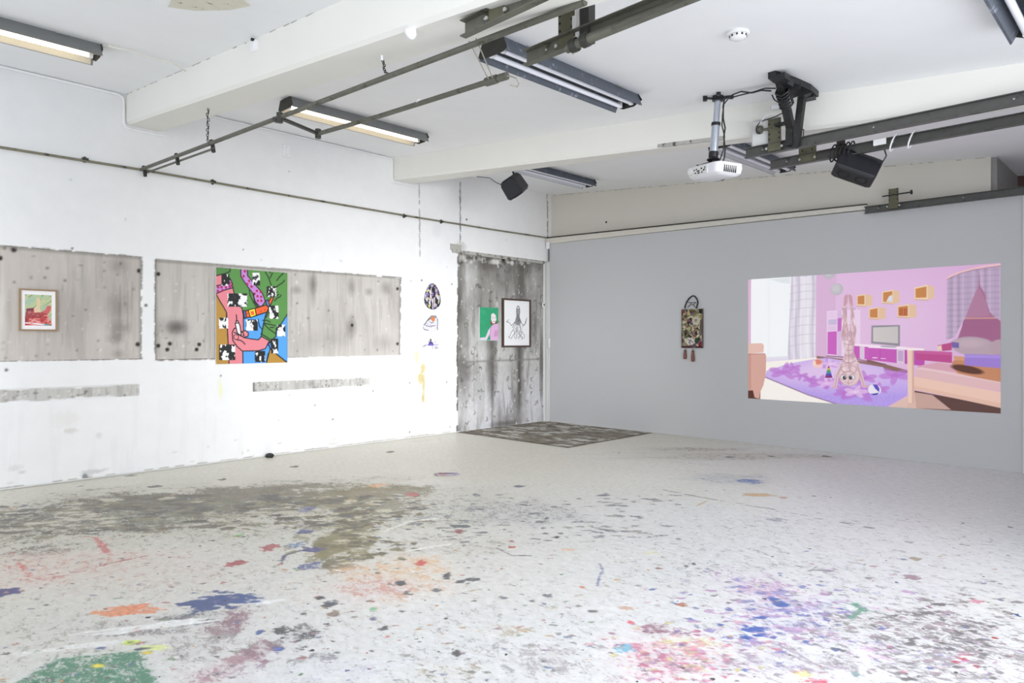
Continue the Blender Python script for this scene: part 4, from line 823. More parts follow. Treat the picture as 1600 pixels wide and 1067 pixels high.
# ---- loudspeakers
def speaker(c, size, rotm, label, tilt_cable=None):
    t = thing('speaker', label, 'speaker', c, 'black ceiling speakers'); w, d, h = size; c = np.array(c)
    def q(x, y, z): return c + np.array(rotm @ Vector((x, y, z)))
    b = MB(); prof = []
    for i in range(8): prof.append(None)
    front = [(-.5, -.42), (-.42, -.5), (.42, -.5), (.5, -.42), (.46, .28), (.36, .46), (.26, .5), (-.26, .5), (-.36, .46), (-.46, .28)]
    n = len(front); rings = []
    for x, k in ((-.5, .88), (-.47, .97), (-.3, 1.0), (.3, 1.0), (.47, .97), (.5, .88)): rings.append([q(x * w, f[0] * d * k, f[1] * h * k) for f in front])
    b.add([v for r in rings for v in r], [tuple(range(n)), tuple(range(5 * n, 6 * n))] + [(k * n + i, k * n + (i + 1) % n, k * n + n + (i + 1) % n, k * n + n + i) for k in range(5) for i in range(n)])
    b.build('cabinet', M['speaker'], t)
    g = MB().rbox(q(0, -.01 * d, -.5 * h), (w * .86, d * .84, .014), rotm, .005); g.build('grille', M['black'], t)
    for sx in (-.22, .22): MB().lathe(q(sx * w, 0, -.5 * h - .006), [(.3 * d, 0), (.26 * d, -.006), (.1 * d, .004)], rotm @ Vector((0, 0, 1)), 20).build('driver', M['dark'], t)
    MB().cyl(q(0, .3 * d, .35 * h), q(0, .42 * d, .75 * h), .014, 8).bar(q(-.08, .42 * d, .72 * h), q(.08, .42 * d, .72 * h), .03, .02).build('bracket', M['black'], t)
    return t
s2c = on_y(1339, 261, -3.05)
R2 = Matrix.Rotation(math.radians(24), 3, 'Z') @ Matrix.Rotation(math.radians(25), 3, 'Y') @ Matrix.Rotation(math.radians(-20), 3, 'X')
speaker(s2c, (.36, .2, .22), R2, 'larger black speaker hanging below the lower steel rail')
s1c = on_y(803, 290, -2.85)
R1 = Matrix.Rotation(math.radians(-62), 3, 'Z') @ Matrix.Rotation(math.radians(24), 3, 'Y') @ Matrix.Rotation(math.radians(28), 3, 'X')
speaker(s1c, (.36, .26, .27), R1, 'smaller black speaker tucked behind the farther beam near the corner')
pwire([(1370, 255), (1380, 252), (1385, 243), (1382, 234), (1374, 232)], -3.08, .006, 'speaker_cable', 'black cable looping from the larger speaker to the rail')
pwire([(786, 290), (775, 285), (765, 278), (745, 276)], -2.8, .005, 'speaker_cable', 'thin cable running left from the smaller speaker')

# ---- corner fittings
cc_ = thing('corner_conduit', 'slim grey conduit with white clip boxes down the room corner', 'conduit', (.09, -.04, 2.6))
MB().tube([(.085, -.035, 3.0), (.085, -.035, 1.3), (.085, -.035, .05)], .010, 8).build('tube', M['trim'], cc_)
MB().rbox((.07, -.06, 3.30), (.06, .05, .13), None, .008).build('upper_box', M['plastic'], cc_); MB().rbox((.085, -.05, 1.47), (.05, .05, .2), None, .01).build('lower_box', M['trim'], cc_)
MB().tube([(.075, -.04, 3.24), (.075, -.04, 3.0)], .009, 6).build('tail', M['steel_dark'], cc_)
p = on_x(849, 477, .01); lk = thing('lock_plate', 'small pale latch plate with a dark hole beside the framed octopus drawing', 'latch', p)
MB().rbox(p, (.02, .07, .085), None, .005).build('plate', M['trim'], lk); MB().cyl(p + (.01, .01, .01), p + (.013, .01, .01), .016, 12).build('hole', M['dark'], lk)
# ---- small things on the floor
p = on_z(415, 713, 0); st_ = MB(); 
rings = []
for z, r in ((0, .035), (.012, .05), (.03, .055), (.045, .042), (.055, .018)): rings.append((r, z))
st_.lathe((0.085, p[1], 0.0), rings, (0, 0, 1), 12); tag(st_.build('stone', M['stone'], None), 'small dark stone on the floor at the foot of the left wall', 'stone')
p = on_z(697, 742, 0); b = MB(); n = 9; out = [(p[0] + .16 * math.cos(a) * R.uniform(.7, 1.1) * RT[0] - .05 * math.sin(a) * FW[0] * -1, p[1] + .16 * math.cos(a) * RT[1] + .06 * math.sin(a) * FW[1]) for a in np.linspace(0, 6.283, n + 1)[:-1]]
b.add([(x, y, .003 + t_ + .012 * (i % 2)) for t_ in (0, .003) for i, (x, y) in enumerate(out)], [tuple(range(n)), tuple(range(n, 2 * n))] + [(i, (i + 1) % n, n + (i + 1) % n, n + i) for i in range(n)])
tag(b.build('paper_scrap', mat('printed_scrap', (150, 152, 172), .7, var=.3, scale=12, spots=((150, 110, 100), 14, .5)), None), 'crumpled blue and brown paper scrap lying on the floor before the bare screed', 'scrap')
# ================================================================== ARTWORKS
INK = (22, 20, 24)
PRINT = paint_mat('printed_colour', 0.5, 0.02, 40)
def crop(x0, y0, k): return lambda cx, cy: (x0 + cx / k, y0 + cy / k)
# ---- the large bright painting
pw = thing('painting', 'large bright painting of an arm, belt and pasted black-and-white pictures', 'painting', (.02, -5.747, 1.82))
y0, y1, z0, z1 = -6.215, -5.279, 1.222, 2.41
c = Canvas(lin(y0, y1, .0045), lin(z0, z1, .0045), (88, 143, 72)); K = crop(320, 400, 5.9286)
hm = homog([K(104, 112), K(748, 158), K(747, 977), K(98, 988)], [(y0, z1), (y1, z1), (y1, z0), (y0, z0)])
def g(*pts): return [hm(*K(*p)) for p in pts]
LW = .0125
def ink(*pts, w=1.0): c.line(g(*pts), LW * w, INK)
def area_(rgb, *pts, o=True):
    q = g(*pts); c.poly(q, rgb)
    if o: c.line(q + [q[0]], LW, INK)
area_((80, 132, 66), (98, 108), (228, 118), (226, 150), (180, 168), (98, 190))
PINK = (224, 132, 142); OCH = (180, 136, 56); BLU = (82, 158, 232); PUR = (192, 132, 204)
area_(OCH, (98, 345), (112, 362), (140, 425), (170, 470), (195, 515), (192, 560), (200, 650), (205, 760), (215, 860), (215, 995), (90, 995), (90, 345))
area_(BLU, (340, 570), (440, 555), (560, 515), (548, 540), (530, 620), (512, 715), (500, 765), (560, 765), (580, 790), (600, 850), (570, 900), (552, 992), (330, 992), (336, 860))
area_(PINK, (90, 190), (160, 172), (228, 212), (250, 262), (98, 282))
area_(PINK, (98, 348), (180, 315), (252, 294), (266, 350), (278, 440), (332, 475), (345, 540), (347, 700), (340, 870), (340, 995), (215, 995), (205, 760), (195, 520), (168, 468), (140, 425))
area_(PUR, (98, 278), (190, 262), (228, 216), (242, 240), (254, 294), (182, 314), (98, 350))
area_(PUR, (325, 125), (385, 128), (386, 185), (422, 226), (462, 275), (512, 330), (532, 375), (545, 420), (518, 458), (495, 465), (455, 420), (440, 372), (430, 340), (385, 282), (350, 230), (325, 190))
for p in [(120, 290), (150, 290), (190, 292), (225, 250), (225, 285), (118, 325), (160, 318), (362, 145), (350, 190), (400, 232), (382, 262), (422, 283), (470, 322), (448, 348), (505, 332), (475, 370), (508, 376), (478, 412), (510, 412), (240, 275)]: c.ell(hm(*K(*p)), .0155, .0165, (172, 32, 84))
area_((236, 98, 44), (362, 505), (420, 490), (560, 448), (578, 472), (562, 514), (440, 552), (352, 572))
for p in [(380, 528), (412, 525), (460, 520), (505, 508), (540, 495)]: c.ell(hm(*K(*p)), .007, .007, (130, 30, 30))
area_((246, 226, 52), (390, 496), (452, 480), (464, 545), (412, 565)); c.poly(g((408, 510), (440, 502), (448, 538), (420, 545)), (236, 98, 44))
area_((84, 124, 196), (346, 502), (364, 502), (374, 566), (356, 574)); area_((236, 98, 44), (572, 424), (606, 374), (622, 386), (586, 466)); area_((92, 130, 196), (548, 412), (572, 404), (586, 456), (566, 468))
area_(BLU, (750, 532), (690, 622), (652, 660), (640, 740), (600, 775), (568, 806), (592, 852), (652, 902), (750, 980))
area_(OCH, (588, 852), (650, 902), (748, 982), (748, 995), (552, 995), (575, 905))
area_(PINK, (244, 700), (262, 664), (292, 658), (330, 695), (366, 682), (392, 706), (388, 735), (345, 745), (400, 757), (480, 768), (512, 738), (582, 778), (545, 850), (480, 868), (335, 870), (292, 832), (250, 775))
area_((70, 116, 190), (568, 800), (596, 790), (604, 840), (590, 852))
area_((232, 232, 236), (272, 618), (300, 604), (316, 642), (326, 722), (296, 722), (278, 652)); area_((240, 240, 236), (280, 596), (296, 594), (300, 614), (278, 616)); ink((284, 596), (286, 570), (282, 540))
c.ell(hm(*K(280, 742)), .034, .036, INK); c.ell(hm(*K(280, 742)), .026, .028, PINK); ink((320, 690), (340, 700), (352, 726), (335, 738), (318, 728)); ink((290, 768), (320, 772), (345, 790), (360, 808)); ink((262, 700), (300, 712), (318, 730))
for l in [((548, 150), (575, 200), (600, 270)), ((590, 205), (612, 160)), ((588, 150), (594, 160)), ((650, 228), (680, 190), (712, 160)), ((645, 288), (665, 272), (700, 250), (722, 225)), ((632, 412), (655, 385), (680, 376), (690, 358)), ((645, 340), (658, 330)), ((645, 375), (670, 350)), ((400, 315), (408, 360), (440, 430), (470, 475)), ((440, 345), (446, 420), (482, 470)), ((530, 615), (600, 630), (640, 640)), ((520, 590), (560, 590), (590, 606)), ((530, 620), (580, 670), (645, 715)), ((590, 655), (622, 655)), ((505, 712), (560, 745), (600, 775)), ((510, 712), (530, 618), (550, 540)), ((645, 660), (642, 740)), ((480, 580), (490, 640), (512, 668)), ((540, 570), (556, 560), (588, 470))]: ink(*l)
def bw(q4, seed, k=26):
    """a pasted black-and-white print: smooth blotches thresholded to black"""
    P = g((q4[0], q4[1]), (q4[2], q4[1]), (q4[2], q4[3]), (q4[0], q4[3])); w, m = c.polymask(P); U, V = c.U[w], c.V[w]
    n = fbm(U * k + 20, V * k * .6 + 20, seed, 4); v = np.clip((n - .49) / .03, 0, 1)[..., None]
    c.put(w, m, np.array((24, 24, 26)) * (1 - v) + np.array((236, 236, 236)) * v)
for i, q in enumerate([(150, 172, 222, 276), (430, 158, 498, 272), (558, 280, 646, 376), (204, 346, 381, 466), (580, 456, 666, 576), (124, 566, 209, 664), (369, 582, 476, 684), (655, 630, 729, 737), (599, 757, 663, 893), (124, 810, 271, 952), (449, 870, 543, 972)]): bw(q, 100 + i * 7)
pos = wallpos_x(c, .036); c.mesh('painted_face', pos, paint_mat('painting_face', .45, .015, 30), pw)
slab_behind('stretched_canvas', c, pos, (1, 0, 0), .034, M['trim'], pw)

# ---- framed works
def frame4(parent, y0, y1, z0, z1, w, d, m, xb=0.0, axis='x'):
    for a, b in (((y0, z0), (y1, z0)), ((y0, z1), (y1, z1)), ((y0, z0), (y0, z1)), ((y1, z0), (y1, z1))):
        cy, cz = (a[0] + b[0]) / 2, (a[1] + b[1]) / 2; hor = a[1] == b[1]
        MB().box((xb + d / 2, cy, cz), (d, abs(b[0] - a[0]) + w if hor else w, w if hor else abs(b[1] - a[1]) - w)).build('frame_rail', m, parent)
# small red and green picture
fa = thing('framed_picture', 'small wood-framed red and green picture on the left plaster field', 'framed picture', (0, -8.03, 1.83)); X0 = -.014
frame4(fa, -8.19, -7.876, 1.618, 2.034, .016, .034, M['wood'], X0)
MB().box((X0 + .012, -8.033, 1.826), (.018, .306, .408)).build('mount_board', M['mount'], fa)
y0, y1, z0, z1 = -8.15, -7.918, 1.665, 1.985; c = Canvas(lin(y0, y1, .004), lin(z0, z1, .004), (178, 196, 150)); U, V = c.U, c.V; A = (slice(None), slice(None))
K = crop(20, 440, 12.55); hm = homog([K(235, 205), K(785, 240), K(775, 890), K(230, 885)], [(y0, z1), (y1, z1), (y1, z0), (y0, z0)])
s_ = fbm((U - V) * 22, (U + V) * 7, 3, 5); c.put(A, np.clip((s_ - .5) * 4, 0, 1), (150, 190, 176), .8); c.put(A, np.clip((.45 - s_) * 5, 0, 1), (206, 204, 150), .8); c.put(A, np.clip((fbm((U - V) * 40, (U + V) * 9, 13) - .6) * 8, 0, 1), (96, 132, 92), .7)
area_((224, 196, 160), (470, 300), (540, 290), (560, 400), (540, 500), (560, 600), (430, 620), (420, 520), (500, 420), o=False)
area_((206, 92, 92), (260, 530), (420, 510), (430, 610), (560, 600), (640, 560), (700, 460), (770, 470), (760, 560), (700, 660), (770, 820), (770, 890), (230, 890), (235, 700), (260, 640), o=False)
w, m = c.polymask(g((230, 680), (700, 660), (775, 830), (775, 890), (230, 890))); n = fbm(U[w] * 14, V[w] * 40, 17, 4)
c.put(w, m, np.where(n[..., None] > .55, (226, 150, 150), np.where(n[..., None] > .44, (204, 58, 50), (150, 40, 50))))
area_((122, 44, 62), (260, 520), (420, 505), (400, 590), (270, 590), o=False); area_((160, 62, 66), (250, 590), (430, 610), (640, 600), (690, 660), (240, 690), o=False)
area_((240, 214, 218), (230, 815), (350, 820), (330, 850), (230, 845), o=False); area_((236, 240, 246), (390, 825), (560, 850), (770, 885), (560, 880), (400, 850), o=False); area_((80, 160, 160), (600, 850), (700, 850), (770, 890), (640, 880), o=False)
c.put(A, np.clip((fbm(U * 60, V * 60, 33, 3) - .56) * 6, 0, 1), (236, 190, 170), .35)
c.mesh('picture', wallpos_x(c, X0 + .0225), PRINT, fa)
# dark framed drawing of a many-armed creature
fb = thing('framed_drawing', 'dark-framed grey drawing with trailing arms on the concrete infill', 'framed drawing', (0, -.825, 1.83)); X0 = -.03
frame4(fb, -1.178, -.475, 1.412, 2.25, .03, .04, M['wood_dark'], X0)
y0, y1, z0, z1 = -1.163, -.49, 1.427, 2.235; c = Canvas(lin(y0, y1, .006), lin(z0, z1, .006), (232, 233, 234)); K = crop(700, 380, 3.441); LW = .011; INK = (78, 78, 82)
hm = homog([K(303, 303), K(437, 307), K(437, 555), K(303, 558)], [(y0, z1), (y1, z1), (y1, z0), (y0, z0)])
area_((150, 150, 154), (374, 338), (384, 338), (388, 362), (386, 400), (396, 425), (388, 440), (366, 440), (362, 425), (372, 395), (370, 362), o=False); ink((372, 345), (370, 362), (373, 395), (362, 428), (350, 455)); ink((386, 345), (388, 366), (384, 395), (395, 425), (402, 440), (412, 440), (424, 402)); c.ell(hm(*K(379, 342)), .03, .03, (60, 60, 64)); c.ell(hm(*K(379, 344)), .02, .022, (225, 226, 228))
for l in [((362, 425), (345, 445), (332, 428), (318, 425), (330, 412)), ((366, 438), (352, 470), (340, 490), (334, 515), (328, 505)), ((372, 440), (366, 480), (352, 500), (340, 522)), ((378, 440), (376, 470), (388, 500), (380, 515)), ((384, 440), (396, 470), (394, 500), (402, 518), (396, 522)), ((388, 440), (392, 460), (386, 485), (392, 512)), ((424, 402), (418, 430), (404, 446)), ((356, 470), (362, 490), (358, 510)), ((400, 480), (412, 500), (408, 516)), ((370, 470), (372, 500), (366, 520))]: ink(*l, w=.75)
for k in range(90): a_ = (R.gauss(378, 18), R.uniform(440, 520)); c.ell(hm(*K(*a_)), .006, .006, (110, 110, 114), R.uniform(.3, .9))
for k in range(60): a_ = (R.gauss(378, 7), R.uniform(380, 440)); c.ell(hm(*K(*a_)), .008, .012, (86, 86, 90), R.uniform(.3, .7))
c.mesh('drawing', wallpos_x(c, X0 + .02), PRINT, fb)
MB().box((X0 + .01, -.8265, 1.831), (.016, .69, .82)).build('backing_board', M['paper'], fb)
# green painting
pg = thing('painting', 'small unframed green painting of a pale figure in lilac', 'painting', (0, -1.518, 1.8)); X0 = -.03
y0, y1, z0, z1 = -1.741, -1.297, 1.517, 2.086; c = Canvas(lin(y0, y1, .006), lin(z0, z1, .006), (44, 150, 106)); U, V = c.U, c.V
hm = homog([K(173, 345), K(272, 345), K(272, 525), K(173, 527)], [(y0, z1), (y1, z1), (y1, z0), (y0, z0)])
c.put((slice(None), slice(None)), np.clip((fbm(U * 6, V * 12, 5) - .45) * 3, 0, 1), (66, 168, 124), .6)
area_((120, 74, 58), (232, 415), (262, 412), (268, 438), (228, 436), o=False); area_((226, 216, 218), (234, 380), (246, 374), (258, 384), (262, 410), (252, 432), (240, 430), (233, 410), o=False); area_((212, 168, 206), (232, 450), (246, 436), (272, 430), (272, 526), (230, 526), (225, 480), o=False)
area_((216, 202, 220), (173, 512), (204, 508), (218, 470), (230, 452), (228, 490), (210, 524), (176, 526), o=False); area_((196, 146, 190), (252, 470), (272, 468), (272, 500), (248, 505), o=False)
for p in ((242, 400), (254, 400)): c.ell(hm(*K(*p)), .012, .006, (90, 80, 84), .7)
ink((244, 420), (254, 420), w=.5); ink((232, 450), (228, 490), (210, 524), w=.5); c.line(g((173, 526), (272, 525)), .02, (190, 220, 206), .6)
pos = wallpos_x(c, X0 + .025); c.mesh('painted_face', pos, PRINT, pg); slab_behind('stretched_canvas', c, pos, (1, 0, 0), .024, M['trim'], pg)

# ---- egg-shaped panel
eg = thing('oval_panel', 'egg-shaped black panel of pale tangled figures with a white rim', 'painting', (0, -2.803, 2.21))
def egg(a, k=1.0): s_ = math.sin(a); return (-2.803 + math.cos(a) * (.2 - .045 * s_) * k, 2.205 + s_ * (.262 if s_ > 0 else .232) * k)
N_ = 40; ring = [egg(2 * math.pi * i / N_) for i in range(N_)]; b = MB()
b.add([(x, *p) for x in (.0, .028) for p in ring], [tuple(range(N_)), tuple(range(N_, 2 * N_))] + [(i, (i + 1) % N_, N_ + (i + 1) % N_, N_ + i) for i in range(N_)]); b.build('rim', M['plastic'], eg)
us = np.linspace(0, 1, 70); an = np.linspace(0, 2 * math.pi, 150); UU, AN = np.meshgrid(us, an, indexing='ij')
c = Canvas(us, an, (26, 24, 34)); ss = np.sin(AN); Y_ = -2.803 + np.cos(AN) * (.2 - .045 * ss) * .83 * UU; Z_ = 2.205 + np.where(ss > 0, .262, .232) * ss * .85 * UU
n = fbm(Y_ * 22 + 90, Z_ * 13 + 40, 41, 4); A = (slice(None), slice(None))
c.put(A, np.clip((n - .6) / .03, 0, 1) * (UU < .93), (210, 206, 210)); c.put(A, np.clip((fbm(Y_ * 30 + 90, Z_ * 26 + 9, 61, 3) - .64) / .03, 0, 1) * (UU < .93), (196, 160, 186)); c.put(A, np.clip((fbm(Y_ * 30 + 20, Z_ * 30 + 9, 81, 3) - .66) / .03, 0, 1), (190, 186, 120)); c.put(A, np.clip((fbm(Y_ * 34 + 20, Z_ * 30 + 70, 91, 3) - .64) / .03, 0, 1), (124, 116, 170))
for (ya, za, yb, zb) in [(-2.86, 2.30, -2.80, 2.12), (-2.83, 2.34, -2.86, 2.12), (-2.76, 2.20, -2.76, 2.06), (-2.79, 2.18, -2.80, 2.03)]:
    D = Canvas._segd(Y_, Z_, (ya, za), (yb, zb)); c.put(A, np.clip((.011 - D) / .004, 0, 1), (220, 208, 214))
c.mesh('picture', np.stack([np.full_like(Y_, .0285), Y_, Z_], -1), PRINT, eg)
# ---- two sheets of paper below it
def sheet(name, label, outline, z, cv, x=.004):
    t = thing(name, label, 'drawing', (0, np.mean([p[0] for p in outline]), np.mean([p[1] for p in outline])))
    n = len(outline); b = MB(); b.add([(xx, *p) for xx in (0.0, x) for p in outline], [tuple(range(n)), tuple(range(n, 2 * n))] + [(i, (i + 1) % n, n + (i + 1) % n, n + i) for i in range(n)]); b.build('sheet', mat('lilac_paper', (224, 222, 236), .8, var=.02) if z else M['paper'], t); return t
K = crop(640, 420, 4.85); INK = (60, 56, 70)
o1 = [wl(*K(*p)) for p in [(98, 430), (118, 405), (130, 385), (160, 352), (196, 350), (218, 372), (218, 466), (170, 472), (98, 470)]]
t1 = sheet('paper_drawing', 'cut-out paper drawing of grey folds with an orange spot below the egg panel', o1, 0, None)
ys = [p[0] for p in o1]; zs = [p[1] for p in o1]; y0, y1, z0, z1 = min(ys), max(ys), min(zs), max(zs); c = Canvas(lin(y0, y1, .006), lin(z0, z1, .006), (222, 222, 226))
hm = lambda px, py: wl(px, py); LW = .012
area_((130, 130, 138), (150, 360), (165, 352), (200, 352), (205, 372), (175, 378), (150, 400), (120, 425), (98, 430), (130, 390), o=False); area_((212, 210, 216), (130, 400), (160, 380), (190, 400), (215, 380), (215, 462), (100, 462), o=False); c.ell(wl(*K(176, 380)), .038, .038, (206, 120, 60), noise=.3)
for l in [((98, 430), (125, 400), (150, 375)), ((150, 400), (168, 412), (180, 400)), ((205, 375), (212, 400), (208, 440), (210, 465)), ((100, 440), (110, 460), (140, 466)), ((120, 430), (150, 436), (190, 430))]: ink(*l, w=.8)
c.put((slice(None), slice(None)), np.clip((fbm(c.U * 40, c.V * 40, 9) - .58) * 6, 0, 1), (150, 140, 170), .6)
msk, mm = c.polymask(o1, .004); PP = wallpos_x(c, .0048); inside = np.zeros(c.U.shape, bool); inside[msk] = mm > .5
cy, cz = np.mean(ys), np.mean(zs); PP[..., 1] = np.where(inside, PP[..., 1], cy + (PP[..., 1] - cy) * .0 + 0.0); PP[..., 2] = np.where(inside, PP[..., 2], cz); PP[..., 0] = np.where(inside, PP[..., 0], .001)
c.mesh('drawing', PP, PRINT, t1)
o2 = [wl(*K(*p)) for p in [(85, 500), (222, 498), (222, 632), (88, 636)]]
t2 = sheet('paper_drawing', 'square lilac paper with a small blue ink figure, lowest of the wall column', o2, 1, None)
ys = [p[0] for p in o2]; zs = [p[1] for p in o2]; c = Canvas(lin(min(ys) + .006, max(ys) - .006, .006), lin(min(zs) + .006, max(zs) - .006, .006), (225, 222, 238))
area_((70, 60, 120), (145, 556), (160, 548), (175, 558), (182, 580), (168, 582), (160, 570), (148, 584), (138, 580), o=False); c.ell(wl(*K(158, 540)), .02, .022, (86, 84, 60)); area_((110, 90, 180), (145, 566), (178, 566), (176, 584), (145, 582), o=False); area_((240, 236, 240), (150, 582), (172, 584), (166, 600), (156, 600), o=False)
for l in [((136, 575), (118, 578), (105, 590), (96, 586)), ((182, 570), (196, 580), (215, 572)), ((150, 555), (140, 545)), ((196, 560), (190, 548)), ((168, 588), (176, 604)), ((190, 590), (205, 600), (196, 606), (192, 596)), ((205, 590), (215, 604)), ((108, 578), (120, 586))]: ink(*l, w=.6)
c.mesh('drawing', wallpos_x(c, .0048), PRINT, t2)

# ---- textile hanging with tassels on the grey wall
YF = -.02; K = crop(1050, 450, 8.214)
def wq(cx, cy): return wr(*K(cx, cy), YF)
tx = thing('textile_hanging', 'patterned textile hanging with black loop and two tassels on the grey wall', 'wall hanging', (3.04, YF, 1.7))
pa, pb2 = wq(133, 268), wq(405, 775); x0, x1, z1, z0 = pa[0], pb2[0], wq(270, 270)[1], wq(270, 768)[1]
c = Canvas(lin(x0, x1, .007), lin(z0, z1, .007), (150, 138, 110)); U, V = c.U, c.V; A = (slice(None), slice(None))
def blot(seed, k, thr, rgb, al=1.0): c.put(A, np.clip((fbm(U * k + 30, V * k + 30, seed, 3) - thr) / .04, 0, 1), rgb, al)
blot(2, 16, .52, (180, 174, 120)); blot(12, 18, .55, (104, 112, 72)); blot(22, 20, .57, (62, 48, 44)); blot(32, 18, .6, (150, 98, 96)); blot(42, 26, .6, (206, 198, 166)); blot(52, 24, .63, (116, 92, 120)); blot(62, 30, .66, (52, 72, 56))
hm = lambda px, py: wr(px, py, YF); INK = (40, 32, 34); LW = .016
area_((196, 188, 172), (270, 400), (300, 370), (340, 366), (365, 395), (362, 440), (340, 480), (300, 468), (272, 440), o=False); area_((150, 134, 118), (300, 400), (335, 395), (335, 430), (305, 440), o=False); area_((216, 210, 208), (210, 640), (270, 640), (305, 700), (300, 730), (205, 722), o=False)
for l in [((225, 660), (240, 690), (255, 660)), ((260, 680), (280, 700)), ((225, 700), (250, 710))]: ink(*l, w=.7)
area_((130, 30, 46), (360, 700), (392, 680), (394, 760), (350, 765), o=False); area_((48, 64, 50), (305, 650), (350, 640), (360, 690), (330, 720), (305, 690), o=False); area_((90, 70, 54), (230, 285), (310, 280), (300, 318), (240, 322), o=False); area_((32, 26, 34), (350, 268), (404, 268), (402, 330), (365, 320), o=False); area_((120, 70, 50), (140, 285), (180, 282), (180, 325), (145, 330), o=False); area_((40, 30, 32), (310, 560), (335, 550), (335, 605), (318, 612), o=False); area_((40, 30, 32), (168, 570), (188, 570), (190, 605), (170, 608), o=False)
c.line([(x0, z0 + .012), (x1, z0 + .012)], .03, (62, 22, 34)); c.line([(x0 + .012, z0), (x0 + .012, z1)], .014, (60, 44, 44), .7); c.line([(x1 - .01, z0), (x1 - .01, z1)], .016, (70, 52, 56), .7)
pos = np.stack([U, YF - .030 - .006 * np.sin((U - x0) * 22) * np.cos((V - z0) * 9), V], -1)
c.mesh('cloth_face', pos, paint_mat('woven_textile', .95, .2, 90, bump=.4), tx); slab_behind('cloth_body', c, pos, (0, -1, 0), .026, gap=.008, m= mat('textile_side', (92, 78, 74), .9), parent=tx)
YL = YF - .02
MB().tube([on_y(*K(*p), YL) for p in ((165, 262), (172, 220), (190, 175), (222, 130), (262, 100), (290, 104), (318, 138), (332, 180), (322, 225), (312, 262))], .0105, 8).build('hanging_loop', M['cordblk'], tx)
b = MB()
for l in [((190, 178), (230, 190), (310, 182)), ((205, 250), (235, 215), (270, 215), (300, 245)), ((250, 180), (240, 215), (215, 230)), ((270, 215), (300, 190))]: b.tube([on_y(*K(*p), YL) for p in l], .0045, 6)
b.build('loop_thread', M['cordblk'], tx)
for (a_, b_) in (((168, 778), (172, 912)), ((268, 778), (270, 945))):
    p, q = on_y(*K(*a_), YL), on_y(*K(*b_), YL); L_ = np.linalg.norm(p - q); ts = MB().lathe(p, [(.006, 0), (.007, -L_ * .12), (.02, -L_ * .2), (.018, -L_ * .3), (.026, -L_ * .55), (.028, -L_ * .92), (.02, -L_)], (0, 0, 1), 12).build('tassel', M['tassel'], tx)
    MB().tube([p + (.0205 * math.cos(t_), .0205 * math.sin(t_), -L_ * .22) for t_ in np.linspace(0, 6.283, 13)[:-1]], .004, 6, closed=True).build('binding', M['cordblk'], ts)

# ---- the projected moving picture
x0, x1, z0, z1 = 3.965, 7.032, .659, 2.416
c = Canvas(lin(x0, x1, .0062), lin(z0, z1, .0062), (222, 182, 222)); U, V = c.U, c.V; A = (slice(None), slice(None))
hm = homog([(1170, 437), (1564, 411), (1564, 646), (1170, 622)], [(x0, z1), (x1, z1), (x1, z0), (x0, z0)])
KA, KB, KC = crop(1160, 400, 4.1045), crop(1360, 400, 4.104), crop(1240, 440, 5.335); INK = (90, 60, 80); LW = .012
def AA(*p): global K; K = KA; return g(*p)
def BB(*p): global K; K = KB; return g(*p)
def CC(*p): global K; K = KC; return g(*p)
nx = (U - x0) / (x1 - x0); nz = (V - z0) / (z1 - z0)
wall = (np.array((236, 206, 236)) * (1 - nx[..., None]) + np.array((220, 174, 216)) * nx[..., None]); c.c[:] = wall
c.put(A, np.clip(1 - np.hypot((nx - .66) / .35, (nz - .62) / .5), 0, 1), (230, 198, 230), .8)
def P(rgb, q, al=1.0, soft=None): c.poly(q, rgb, al, soft)
P((222, 184, 218), AA((470, 118), (602, 108), (602, 650), (470, 660)))
P((224, 188, 214), AA((30, 140), (62, 140), (60, 670), (30, 670))); P((250, 252, 254), AA((60, 145), (330, 125), (310, 655), (58, 668)))
P((244, 248, 250), AA((165, 140), (182, 140), (182, 655), (165, 655))); P((226, 232, 236), AA((180, 150), (310, 138), (310, 180), (250, 172)), .8)
c.polyfn(AA((318, 130), (478, 120), (472, 660), (292, 684)), lambda u, v: np.array((224, 216, 230)) + (np.sin((u + .02 * np.sin(v * 5)) * 60) * 12 + np.sin(u * 133) * 6)[..., None])
P((246, 244, 248), AA((385, 130), (432, 126), (440, 655), (380, 660)), .7, .06)
for y in (180, 225, 275, 330, 385, 440, 500, 560): c.line(AA((308, y + 18), (400, y + 2), (470, y)), .008, (186, 176, 192), .5)
P((232, 226, 240), AA((58, 655), (300, 640), (296, 690), (56, 700)), .9, .02)
P((252, 246, 240), AA((30, 690), (480, 650), (660, 950), (30, 930))); P((150, 116, 108), AA((480, 640), (920, 690), (920, 735), (480, 668))); P((142, 108, 100), BB((-20, 660), (250, 735), (250, 765), (-20, 715)))
P((226, 192, 180), BB((80, 985), (260, 890), (300, 1010), (80, 1010))); P((222, 186, 172), BB((240, 850), (840, 975), (840, 1020), (240, 1000)))
rug = AA((150, 775), (160, 735), (300, 690), (470, 660), (545, 652), (700, 678), (903, 712)) + BB((100, 730), (242, 752), (242, 892), (120, 962), (60, 985)) + AA((640, 955), (420, 885))
c.polyfn(rug, lambda u, v: np.array((186, 160, 236)) + (NR.rand(*u.shape)[..., None] - .5) * 22)
w, m = c.polymask(rug); ctr = hm(*KA(560, 745)); c.put(w, m * np.clip(1.25 - np.hypot((U[w] - ctr[0]) / 1.25, (V[w] - ctr[1]) / .26), 0, 1), (232, 204, 240), .9)
c.line(AA((150, 776), (420, 888), (640, 958)), .014, (120, 80, 130), .8)
FLW = (190, 118, 208)
